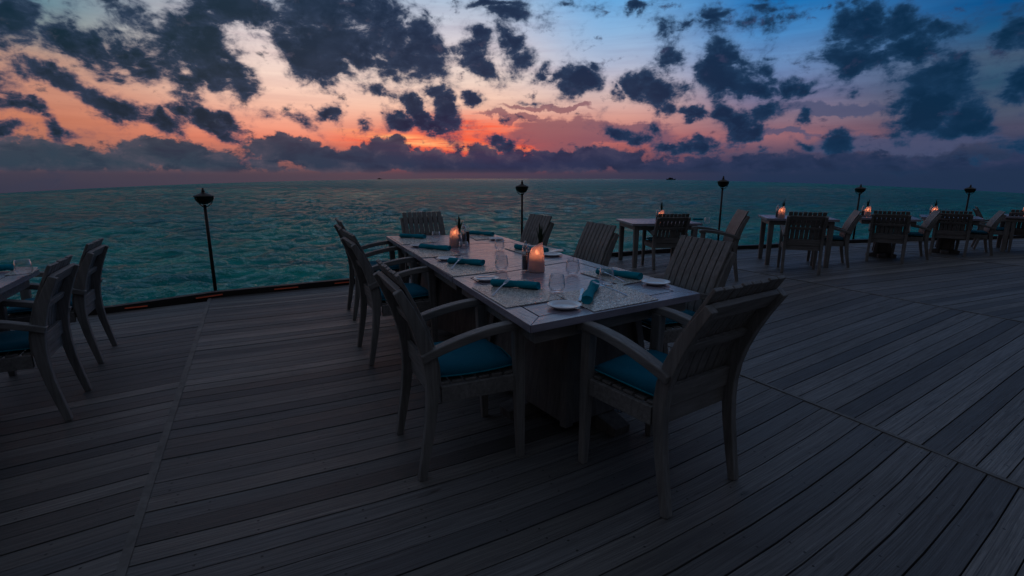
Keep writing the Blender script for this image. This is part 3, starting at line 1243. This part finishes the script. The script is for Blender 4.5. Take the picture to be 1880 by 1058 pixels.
def make_vase():
    root = empty('leaf_vase', (0, 0, 0))
    MB().lathe([(0, 0), (.022, 0), (.031, .014), (.033, .035), (.026, .065), (.014, .095), (.015, .112), (.012, .112), (.011, .095), (.0, .09)], 24).build('vase', M['ceramic'], root)
    for k, (dx, dy, h, w) in enumerate(((.015, .0, .17, .020), (-.028, .01, .15, .018), (.034, -.012, .135, .016), (-.006, -.02, .19, .020), (.004, .03, .12, .018))):
        mb = MB()
        n = 7
        vs = []
        for i in range(n + 1):
            t = i / n
            ww = w * math.sin(math.pi * min(1, .12 + t * .88)) * .5 + .0012
            cx, cy, cz = dx * t ** 1.6, dy * t ** 1.6, .10 + h * t
            an = k * 1.1
            vs += [(cx - ww * math.cos(an), cy - ww * math.sin(an), cz), (cx + .003 * math.sin(an), cy - .003 * math.cos(an), cz), (cx + ww * math.cos(an), cy + ww * math.sin(an), cz)]
        fs = []
        for i in range(n):
            fs += [(3 * i, 3 * i + 1, 3 * i + 4, 3 * i + 3), (3 * i + 1, 3 * i + 2, 3 * i + 5, 3 * i + 4)]
        mb.add(vs, fs, True)
        o = mb.build('leaf', M['leaf'], root)
        sd = o.modifiers.new('thickness', 'SOLIDIFY'); sd.thickness = .0012
    return root


lp, bp_, mp_, vp = make_lamp(), make_bottle(), make_mill(), make_vase()
used = set()


def put(proto_, px, py, lab, cat, group, rz=0.0, sc=1.0, off=(0, 0)):
    if proto_.name in used: o = copy_tree(proto_)
    else: o = proto_; used.add(proto_.name)
    z = TZ
    if px > 1150: z = .68 if px < 1300 else .74 if px < 1500 else .69 if px < 1650 else .665 if px < 1800 else .66
    p = P(px, py, z)
    o.location = (p.x + off[0], p.y + off[1], z + .0008)
    o.rotation_euler = (0, 0, rz)
    o.scale = (sc, sc, sc)
    tag(o, lab, cat, group)
    return o


GLA = 'frosted candle lamps'
lamps = [((985, 499), R(150), 1.0, 'frosted candle lamp nearest the viewer, glowing in the middle of the long table', .55),
         ((836, 453), R(150), 1.0, 'frosted candle lamp towards the far end of the long table', .28),
         ((1213.5, 407), R(120), .95, 'candle lamp on the first small table, above a chair back', .22),
         ((1434, 400.5), R(120), .95, 'candle lamp on the second small table, left of a chair back', .22),
         ((1592, 397.5), R(120), .95, 'candle lamp on the third small table, beside a tray', .22),
         ((1714, 396.5), R(120), .95, 'candle lamp on the fourth small table', .22),
         ((1882, 394), R(120), .95, 'candle lamp at the very right edge of the picture', .2)]
for (px, py), rz, sc, lab, pw in lamps:
    o = put(lp, px, py, lab, 'candle lamp', GLA, rz, sc)
    gl = lamp_light(None, pw)
    gl.parent = o
    gl.location = (0, 0, .128)
GBO = 'sauce bottles'
for (px, py), lab in [((964, 497), 'dark sauce bottle left of the near candle lamp'),
                      ((852, 449.5), 'dark sauce bottle right of the far candle lamp on the long table'),
                      ((1206, 407), 'sauce bottle left of the candle on the first small table'),
                      ((1426, 400), 'sauce bottle left of the candle on the second small table'),
                      ((1583, 397), 'sauce bottle left of the candle on the third small table'),
                      ((1708, 396), 'sauce bottle left of the candle on the fourth small table')]:
    put(bp_, px, py, lab, 'bottle', GBO)
GMI = 'pepper mills'
for (px, py), lab in [((971, 492), 'pepper mill behind the near candle lamp'),
                      ((858, 447), 'pepper mill right of the far sauce bottle on the long table'),
                      ((1210, 405), 'pepper mill on the first small table'),
                      ((1430, 399), 'pepper mill on the second small table')]:
    put(mp_, px, py, lab, 'pepper mill', GMI)
GVA = 'small vases of dark leaves'
for (px, py), lab, rz in [((991, 481), 'vase of dark leaves behind the near candle lamp', 0),
                          ((843, 453.5), 'vase of dark leaves in front of the far candle lamp on the long table', .5),
                          ((1213, 402), 'vase of dark leaves on the first small table', 0),
                          ((1437, 396.5), 'vase of dark leaves on the second small table', 1),
                          ((1591, 394), 'vase of dark leaves on the third small table', 2),
                          ((1716, 393.5), 'vase of dark leaves on the fourth small table', 3)]:
    put(vp, px, py, lab, 'vase', GVA, rz)
# folded card on the plate and a tray on the third small table
p = P(1020, 466, TZ)
mb = MB(); mb.sweep([(-.05, 0, .0), (-.01, 0, .004), (.03, 0, .012), (.06, 0, .010)], (.05, .0012), (0, 1, 0))
o = mb.build('folded_card', M['china'], None, 0, (p.x, p.y, TZ + .0205), .3)
tag(o, 'small pale folded card lying on the plate right of the near candle lamp', 'card')
p = P(1591, 397, .69)
tr = empty('serving_tray', (p.x, p.y, .691))
tag(tr, 'pale tray under the candle on the third small table', 'tray')
MB().box((0, 0, .0), (.30, .2, .0015)).build('base', M['ceramic'], tr)
mb = MB()
mb.box((0, .097, .009), (.30, .006, .015)); mb.box((0, -.097, .009), (.30, .006, .015)); mb.box((.147, 0, .009), (.006, .187, .015)); mb.box((-.147, 0, .009), (.006, .187, .015))
mb.build('rim', M['ceramic'], tr)

# ------------------------------------------------------------------ boats on the horizon
def boat(px, dist, L, label, name='fishing_boat'):
    az, _ = azel(px, 329)
    root = empty(name, (dist * math.sin(az), dist * math.cos(az), -1.25), R(10))
    tag(root, label, 'boat', 'boats on the horizon')
    mb = MB()
    n = 12
    vs = []
    for i in range(n + 1):
        t = i / n * 2 - 1
        w = L * .13 * (1 - abs(t) ** 2.6) + .02
        h = L * (.05 + .07 * t * t)
        vs += [(t * L / 2, -w, h), (t * L / 2 * .94, -w * .5, -L * .02), (t * L / 2 * .94, w * .5, -L * .02), (t * L / 2, w, h)]
    fs = [(4 * i + k, 4 * i + 4 + k, 4 * i + 5 + k, 4 * i + 1 + k) for i in range(n) for k in range(3)]
    fs += [(4 * i + 3, 4 * i + 7, 4 * i + 4, 4 * i) for i in range(n)]
    mb.add(vs, fs)
    mb.build('hull', M['post'], root)
    MB().box((-.04 * L, 0, L * .11), (L * .42, L * .18, L * .12)).box((-.10 * L, 0, L * .19), (L * .2, L * .14, L * .05)).build('cabin', M['post'], root, .02)
    MB().tube([(L * .12, 0, L * .05), (L * .12, 0, L * .28)], L * .006, 6).build('mast', M['post'], root)


boat(1232, 900, 17, 'dark low boat far out on the horizon, right of centre')
boat(697, 1500, 14, 'tiny dark boat far out on the horizon, left of centre')

# ------------------------------------------------------------------ sea
SEA = -1.25
HC = H - SEA
na, nrr = 1100, 640
az = np.linspace(R(-72), R(72), na)
tt = np.linspace(0, 1, nrr)
r0 = 3.2
# the sea mesh ends nearer at the sides, shaped so its horizon droops
xs = np.tan(np.clip(az, R(-47), R(47))) * F
drop = np.maximum(27.5 * (xs / 940.0) ** 2.0, .42)
rmax = HC * F / drop / np.cos(np.clip(az, R(-47), R(47)))
rmax = np.minimum(rmax, 5200)
RR = r0 * (rmax[:, None] / r0) ** tt[None, :]
X = RR * np.sin(az)[:, None]
Y = RR * np.cos(az)[:, None]
Z = np.zeros_like(X)
rng = np.random.default_rng(11)
dr = RR * (np.log(rmax / r0) / nrr)[:, None]
spc = np.maximum(dr, RR * (az[1] - az[0]))
wind = R(-78)
for i in range(74):
    lam = .30 * (5.5 / .30) ** (rng.random() ** 1.3)
    th = wind + rng.normal(0, .55)
    kx, ky = math.cos(th) * 2 * math.pi / lam, math.sin(th) * 2 * math.pi / lam
    amp = .0125 * lam ** .50
    fade = np.clip((lam / spc - 1.8) / 2.2, 0, 1)
    ph = kx * X + ky * Y + rng.random() * 6.28 + .6 * np.sin(X * .21 + i) + .6 * np.sin(Y * .17 + 2 * i)
    Z += amp * fade * (1 - 2 * np.abs(np.sin(ph / 2)) ** 1.3 if i % 3 else np.sin(ph))
Z *= np.clip((1 - tt[None, :]) * 9, 0, 1) ** .7
# gusts: rougher and calmer patches
Z *= .8 + .35 * np.sin(X * .13 + 1.3 * np.sin(Y * .09)) * np.sin(Y * .11 + .9)
co = np.empty((na * nrr, 3), dtype=np.float32)
co[:, 0] = X.ravel(); co[:, 1] = Y.ravel(); co[:, 2] = (Z + SEA).ravel()
ii, jj = np.meshgrid(np.arange(na - 1), np.arange(nrr - 1), indexing='ij')
a = (ii * nrr + jj).ravel()
quads = np.stack([a, a + 1, a + nrr + 1, a + nrr], 1)[:, ::-1].astype(np.int32)
me = bpy.data.meshes.new('sea')
me.vertices.add(len(co)); me.vertices.foreach_set('co', co.ravel())
me.loops.add(quads.size); me.loops.foreach_set('vertex_index', quads.ravel())
me.polygons.add(len(quads))
me.polygons.foreach_set('loop_start', np.arange(0, quads.size, 4, dtype=np.int32))
me.polygons.foreach_set('loop_total', np.full(len(quads), 4, dtype=np.int32))
me.polygons.foreach_set('use_smooth', np.ones(len(quads), dtype=bool))
me.update(calc_edges=True)
sea = bpy.data.objects.new('sea', me)
COL.objects.link(sea)
tag(sea, kind='structure')
m, nt, b = mat('lagoon water')
geo = nt.n('ShaderNodeNewGeometry')
sx = nt.n('ShaderNodeSeparateXYZ'); nt.set(sx.inputs[0], geo.outputs['Normal'])
t_ = m.node_tree
out = t_.nodes['Material Output']
t_.nodes.remove(b)
big, _ = nt.noise(nt.mapping(geo.outputs['Position'], sc=(.012, .03, 1)), 1.0, 4, .6)
med, _ = nt.noise(nt.mapping(geo.outputs['Position'], sc=(.22, .5, .0)), 1.0, 5, .6)
c = nt.mix(nt.mrange(big, .38, .62), (.003, .28, .29), (.005, .50, .42))
c = nt.mix(nt.mrange(med, .35, .7), c, (.003, .15, .19))
f1, _ = nt.noise(nt.mapping(geo.outputs['Position'], rot=(0, 0, R(12)), sc=(2.2, 4.6, 1)), 1.0, 6, .62)
f2, _ = nt.noise(nt.mapping(geo.outputs['Position'], rot=(0, 0, R(-20)), sc=(5, 10, 1)), 1.0, 4, .6)
bp = nt.n('ShaderNodeBump')
bp.inputs['Strength'].default_value = 1.0
bp.inputs['Distance'].default_value = .36
nt.set(bp.inputs['Height'], nt.math('ADD', f1, nt.math('MULTIPLY', f2, .2)))
df = nt.n('ShaderNodeBsdfDiffuse'); nt.set(df.inputs[0], c); nt.set(df.inputs['Normal'], bp.outputs[0])
gl = nt.n('ShaderNodeBsdfGlossy'); gl.inputs['Roughness'].default_value = .05; nt.set(gl.inputs['Normal'], bp.outputs[0])
gl.inputs[0].default_value = (.86, .97, .95, 1)
fr_ = nt.n('ShaderNodeFresnel'); fr_.inputs[0].default_value = 1.33; nt.set(fr_.inputs['Normal'], bp.outputs[0])
mx = nt.n('ShaderNodeMixShader')
nt.set(mx.inputs[0], nt.math('MINIMUM', nt.math('MULTIPLY', fr_.outputs[0], .95), .44))
t_.links.new(df.outputs[0], mx.inputs[1]); t_.links.new(gl.outputs[0], mx.inputs[2]); t_.links.new(mx.outputs[0], out.inputs[0])
me.materials.append(m)

# ------------------------------------------------------------------ sky
w = bpy.data.worlds.new('World')
S.world = w
w.use_nodes = True
t = w.node_tree
nt = NT(t)
bg = t.nodes['Background']
tc = nt.n('ShaderNodeTexCoord')
sx = nt.n('ShaderNodeSeparateXYZ'); nt.set(sx.inputs[0], tc.outputs['Generated'])
AZ = nt.math('ARCTAN2', sx.outputs[0], sx.outputs[1])
EL = nt.math('ARCSINE', sx.outputs[2])
stations = [
    (40, [(345, (62, 58, 74)), (300, (120, 92, 96)), (255, (176, 112, 94)), (215, (198, 124, 98)), (170, (200, 138, 116)), (100, (190, 150, 132)), (50, (140, 150, 148)), (0, (98, 134, 148))]),
    (520, [(330, (80, 72, 84)), (285, (160, 100, 94)), (255, (234, 134, 108)), (222, (246, 168, 142)), (190, (250, 196, 172)), (140, (250, 218, 202)), (60, (228, 216, 216)), (0, (190, 200, 214))]),
    (860, [(328, (78, 62, 84)), (290, (180, 78, 74)), (262, (228, 104, 80)), (230, (238, 150, 124)), (195, (246, 198, 174)), (145, (242, 216, 202)), (70, (212, 206, 214)), (0, (172, 194, 218))]),
    (1130, [(328, (60, 60, 84)), (290, (132, 82, 92)), (255, (190, 108, 104)), (215, (216, 156, 144)), (175, (212, 184, 180)), (120, (176, 186, 210)), (60, (140, 180, 220)), (0, (104, 170, 224))]),
    (1420, [(330, (44, 54, 88)), (285, (74, 70, 96)), (250, (150, 102, 112)), (215, (134, 112, 130)), (170, (110, 118, 156)), (110, (104, 142, 190)), (60, (70, 134, 194)), (0, (20, 112, 182))]),
    (1840, [(340, (26, 48, 74)), (285, (40, 56, 84)), (235, (74, 74, 98)), (200, (74, 86, 108)), (150, (46, 82, 110)), (100, (68, 92, 118)), (50, (28, 86, 132)), (0, (6, 80, 138))]),
]
EMAX = .62
prev = None
for i, (px, st) in enumerate(stations):
    stops = []
    for y, c in st:
        stops.append((max(0, min(1, azel(px, y)[1] / EMAX + .05)), s2l(c)))
    e_top = stops[-1][0]
    stops.append((min(.98, e_top + .30), s2l((80, 100, 132))))
    stops.append((1.0, s2l((86, 100, 128))))
    col = nt.ramp(nt.math('ADD', nt.math('DIVIDE', EL, EMAX), .05, clamp=True), stops)
    a = azel(px, 160)[0]
    if prev is None: base = col
    else: base = nt.mix(nt.mrange(AZ, pa, a, smooth=True), base, col)
    prev, pa = col, a
# streaks of thin high cloud
v2 = nt.vec(AZ, EL, 0.0)
stv = nt.mapping(v2, rot=(0, 0, R(-3)), sc=(5, 60, 1))
s1, _ = nt.noise(stv, 1.0, 6, .6, .3)
s2, _ = nt.noise(nt.mapping(v2, rot=(0, 0, R(5)), sc=(3, 14, 1)), 1.0, 5, .6, .6)
base = nt.mix(nt.math('MULTIPLY', nt.mrange(s1, .42, .70), .32), base, nt.mix(1.0, base, (.60, .50, .58), 'MULTIPLY'))
base = nt.mix(nt.math('MULTIPLY', nt.mrange(s2, .5, .8), .30), base, nt.mix(1.0, base, (1.25, 1.12, 1.05), 'MULTIPLY'))

wn, wc = nt.noise(v2, 9.0, 5, .62)
wv = nt.n('ShaderNodeVectorMath', operation='SUBTRACT'); nt.set(wv.inputs[0], wc); wv.inputs[1].default_value = (.5, .5, .5)
wv2 = nt.n('ShaderNodeVectorMath', operation='SCALE'); nt.set(wv2.inputs[0], wv.outputs[0]); wv2.inputs['Scale'].default_value = .10
wv3 = nt.n('ShaderNodeVectorMath', operation='ADD'); nt.set(wv3.inputs[0], v2); nt.set(wv3.inputs[1], wv2.outputs[0])
VW = wv3.outputs[0]


def field(blobs, vec):
    acc = None
    for bl in blobs:
        x, y, rx, ry = bl[:4]
        rot = bl[4] if len(bl) > 4 else 0
        amp = bl[5] if len(bl) > 5 else 1.0
        c = azel(x, y)
        sxr = abs(azel(x + 10, y)[0] - azel(x - 10, y)[0]) / 20
        syr = abs(azel(x, y + 10)[1] - azel(x, y - 10)[1]) / 20
        mv = nt.mapping(vec, (c[0], c[1], 0), (0, 0, R(-rot)), (rx * sxr, ry * syr, 1), 'TEXTURE')
        g = nt.n('ShaderNodeTexGradient', gradient_type='SPHERICAL')
        nt.set(g.inputs[0], mv)
        o_ = g.outputs[1]
        if amp != 1.0: o_ = nt.math('MULTIPLY', o_, amp)
        acc = o_ if acc is None else nt.math('SMOOTH_MAX' if False else 'MAXIMUM', acc, o_)
    return acc


# glow round the set sun and the brown veil right of it
gl = field([(800, 268, 210, 30, 4), (905, 272, 130, 26, 0), (850, 240, 160, 40, 0, .8)], v2)
st_, _ = nt.noise(nt.mapping(v2, sc=(8, 130, 1)), 1.0, 4, .6)
gl = nt.math('MULTIPLY', gl, nt.mrange(st_, .35, .65, .45, 1.5))
base = nt.mix(nt.math('MULTIPLY', gl, 1.2, clamp=True), base, s2l((255, 96, 62)))
gh = field([(770, 260, 170, 14, 6), (865, 268, 130, 9, 4, .8)], v2)
gh = nt.math('MULTIPLY', gh, nt.mrange(st_, .4, .6, .2, 1.8))
base = nt.mix(nt.math('MULTIPLY', gh, .9, clamp=True), base, (1.05, .42, .17))
veil = field([(1060, 248, 190, 34, 0), (1160, 240, 110, 26, 0), (950, 222, 110, 10, 4, .8), (1010, 205, 120, 10, 2, .8), (1520, 205, 160, 18, 2, 1.0), (1400, 255, 240, 10, 0, .6), (1650, 265, 280, 30, 0, .8)], VW)
base = nt.mix(nt.mrange(nt.math('ADD', veil, nt.math('MULTIPLY', nt.math('SUBTRACT', s1, .5), .8)), .15, .42, 0, .8, True), base,
              nt.mix(nt.mrange(AZ, .1, .5), s2l((132, 84, 96)), s2l((72, 80, 112))))

blobs = [
    (30, 45, 105, 95, 15, 1.1), (-40, 130, 120, 90), (150, 85, 130, 60, 20), (250, 105, 120, 62, 15), (255, 30, 110, 60, 15), (360, 70, 130, 105, 40, 1.15),
    (410, 145, 95, 52, 25, 1.05), (350, 150, 90, 42, 0, .9), (450, 12, 150, 60, 10), (560, 45, 130, 75, 30), (660, 60, 170, 120, 25, 1.25), (740, 105, 115, 80, 15, 1.1), (620, 130, 90, 50, 20, .9), (700, 20, 90, 60),
    (90, 150, 120, 34, 15), (210, 192, 125, 36, 16), (300, 222, 75, 32, 12), (60, 212, 85, 24, 30, .9), (115, 246, 70, 20, 15, .8), (0, 245, 60, 25),
    (395, 218, 90, 34, 28, 1.05), (330, 198, 50, 20, 20, .8), (600, 206, 40, 20, 20, .75), (575, 190, 26, 12, 30, .6),
    (732, 225, 45, 27, 20, .95), (765, 200, 75, 22, 35), (810, 205, 85, 34, 52, 1.05), (825, 232, 90, 26, 12, .9), (700, 175, 70, 22, 10, .7), (660, 228, 24, 16, 40, .6),
    (930, 28, 90, 34, 0, .85), (935, 75, 60, 42, 60, .85), (880, 115, 80, 42, 35, .95), (870, 68, 44, 34, 30, .7), (960, 110, 30, 46, 20, .8), (1040, 5, 90, 22, 0, .6), (905, 5, 120, 20, 0, .7),
    (870, 186, 40, 22, 5, .9), (918, 262, 42, 22, 8, 1.0), (975, 192, 60, 14, 10, .6), (790, 20, 60, 18, 20, .5),
    (992, 130, 28, 34, 20, .8), (1062, 150, 66, 42, 0, 1.05), (1085, 118, 34, 24, 0, .75), (1130, 162, 24, 26, 0, .95), (1010, 140, 40, 22, -20, .75),
    (1185, 150, 66, 48, 15, 1.0), (1230, 172, 75, 40, 8, .95), (1235, 105, 50, 44, 40, .65), (1210, 60, 36, 30, 20, .4), (1165, 10, 24, 20, 0, .7), (1275, 212, 52, 20, 5, .9), (1225, 205, 40, 22, 0, .6),
    (1148, 250, 56, 26, 5, 1.0), (1222, 262, 46, 20, 5, .85), (1285, 260, 66, 22, 5, 1.0), (1195, 232, 20, 18, 0, .6),
    (1310, 42, 62, 44, -15, .85), (1400, 38, 72, 56, 35, .85), (1430, 20, 60, 26, 0, .6), (1335, 140, 110, 74, 10, 1.2), (1400, 132, 50, 42, 0, .95), (1375, 175, 60, 24, 0, .85), (1340, 222, 60, 40, 40, 1.05), (1405, 215, 60, 30, -10, .85), (1375, 245, 60, 18, 5, .9), (1452, 165, 40, 40, -45, .65), (1385, 92, 34, 16, 0, .5),
    (1476, 222, 30, 22, 0, .9), (1440, 207, 30, 14, 0, .5), (1550, 262, 58, 38, 5, 1.05), (1475, 270, 34, 12, 0, .6), (1395, 277, 24, 12, 0, .6), (1565, 178, 24, 18, 30, .6), (1600, 270, 30, 12, 0, .5),
    (1580, 60, 115, 90, 10, 1.25), (1640, 35, 90, 60, 0, 1.0), (1580, 115, 75, 42, -10, 1.0), (1660, 90, 80, 50, 25, .9), (1725, 50, 100, 26, -10, .5), (1725, 145, 110, 74, 10, 1.15), (1790, 130, 55, 36, 0, .7), (1690, 230, 80, 48, 0, .95), (1780, 215, 85, 66, 10, 1.0), (1740, 235, 100, 44, 0, .9), (1655, 240, 36, 20, 0, .7),
    (1860, 65, 70, 75, 20, 1.05), (1880, 130, 60, 50, 0, .95), (1870, 285, 150, 50, 0, .7), (1960, 60, 90, 90), (1760, 300, 200, 30, 0, .5),
    (-160, 60, 150, 110), (-300, 150, 200, 90), (2100, 120, 160, 80, 10, .9), (300, -90, 260, 60, 10, .9), (1300, -120, 300, 60, 10, .7), (1750, -110, 260, 70, 10, .9),
    (300, 110, 120, 44, 30, .7), (540, 90, 110, 60, 35, 1.0), (600, 20, 150, 60, 15, 1.1), (770, 70, 70, 70, 30, 1.05),
     (1350, 170, 60, 34, 10, .9), (1620, 110, 120, 60, 25, .85), (1700, 190, 90, 60, 20, .85), (1255, 60, 70, 30, 20, .35), (560, 215, 60, 20, 10, .35), (480, 195, 60, 20, 30, .4),
]
FB = nt.math('MINIMUM', field(blobs, VW), .72)
n1, _ = nt.noise(nt.mapping(v2, sc=(1, 1.25, 1)), 13.0, 9, .60, .35)
n2, _ = nt.noise(nt.mapping(v2, loc=(.35, .2, 0), sc=(1, 1.3, 1)), 17.0, 6, .55, .2)
n4, _ = nt.noise(nt.mapping(v2, loc=(.9, .4, 0), rot=(0, 0, R(-20)), sc=(1, 1.9, 1)), 42.0, 5, .6, .5)
dens = nt.math('ADD', nt.math('ADD', FB, nt.math('MULTIPLY', nt.math('SUBTRACT', n1, .5), 1.9)), nt.math('MULTIPLY', nt.math('SUBTRACT', n4, .5), .75))
alpha = nt.math('POWER', nt.mrange(dens, -.02, .58, 0, 1, True), 1.25)
thick = nt.mrange(dens, .24, .82, 0, 1, True)
dcol = nt.mix(nt.mrange(AZ, -.55, -.1), s2l((12, 38, 54)), s2l((18, 36, 66)))
dcol = nt.mix(nt.mrange(AZ, .2, .7), dcol, s2l((10, 42, 70)))
lite = nt.mix(nt.mrange(AZ, -.2, .5), s2l((50, 66, 94)), s2l((30, 62, 96)))
dcol = nt.mix(nt.math('MULTIPLY', nt.mrange(n2, .46, .74), .38), dcol, lite)
edgec = nt.mix(.55, base, s2l((58, 66, 98)))
ccol = nt.mix(nt.mrange(dens, .10, .50, 0, 1, True), edgec, nt.mix(thick, lite, dcol))
sky = nt.mix(nt.math('MULTIPLY', alpha, .98), base, ccol)

# low bank above the horizon
bank = field([(60, 292, 330, 44, -2, 1.0), (330, 288, 200, 42, 0, 1.0), (300, 270, 100, 24, 0, .85), (560, 283, 170, 40, 0, 1.05), (690, 272, 110, 30, 0, .95), (760, 296, 240, 36, 0, 1.0), (900, 300, 260, 34, 0, 1.0), (1060, 296, 180, 32, 0, .9), (1010, 282, 90, 20, 0, .8),
              (1250, 306, 260, 34, 0, .85), (1500, 312, 400, 36, 0, .7), (1850, 322, 300, 40, 0, .7), (-250, 300, 400, 60)], VW)
n3, _ = nt.noise(nt.mapping(v2, loc=(.7, .1, 0), sc=(1, 1.5, 1)), 24.0, 9, .64, .2)
bd = nt.math('ADD', bank, nt.math('MULTIPLY', nt.math('SUBTRACT', n3, .5), 1.5))
ba = nt.math('MULTIPLY', nt.mrange(bd, .10, .34, 0, .96, True), nt.mrange(EL, .005, .013, 0, 1, True))
relief, _ = nt.noise(nt.mapping(v2, loc=(.72, .115, 0), sc=(1, 2.2, 1)), 17.0, 8, .58, .3)
bc = nt.mix(nt.mrange(AZ, -.6, .0), s2l((46, 64, 80)), s2l((40, 50, 80)))
bc = nt.mix(nt.mrange(AZ, .1, .6), bc, s2l((34, 50, 80)))
bc = nt.mix(nt.math('MULTIPLY', nt.math('MULTIPLY', nt.mrange(relief, .42, .68), nt.mrange(bd, .75, .2)), .85), bc, nt.mix(nt.mrange(AZ, -.1, .3), s2l((98, 88, 102)), s2l((60, 64, 94))))
bc = nt.mix(nt.math('MULTIPLY', nt.mrange(relief, .5, .3), .5), bc, s2l((26, 36, 60)))
sky = nt.mix(ba, sky, bc)
# haze line at the horizon, going dark below it
hz = nt.mix(nt.mrange(AZ, -.2, .45), s2l((84, 68, 80)), s2l((34, 50, 78)))
hz = nt.mix(nt.mrange(AZ, -.8, -.3), s2l((56, 58, 76)), hz)
sky = nt.mix(nt.mrange(EL, .022, .004, 0, .85, True), sky, hz)
# the sky behind the viewer is neutral grey, raised as added fill light
yb = nt.mrange(sx.outputs[1], .25, -.35, 0, 1, True)
sky = nt.mix(yb, sky, nt.mix(nt.mrange(EL, 0, .6), s2l((50, 48, 50)), s2l((58, 60, 66))))
zen = nt.mrange(EL, .55, .95, 0, 1, True)
sky = nt.mix(zen, sky, s2l((97, 106, 122)))
sky = nt.mix(nt.mrange(EL, -.03, -.3, 0, 1), sky, s2l((8, 22, 30)))
nt.set(bg.inputs[0], sky)
bg.inputs[1].default_value = 1.0

# faint last warm light from where the sun went down
sl = bpy.data.lights.new('sun', 'SUN')
sl.energy = .012
sl.angle = R(20)
sl.color = (1, .5, .32)
so = bpy.data.objects.new('sun', sl)
COL.objects.link(so)
a_, e_ = azel(830, 262)
dirv = Vector((math.sin(a_) * math.cos(R(6)), math.cos(a_) * math.cos(R(6)), math.sin(R(6))))
so.rotation_euler = dirv.to_track_quat('Z', 'Y').to_euler()
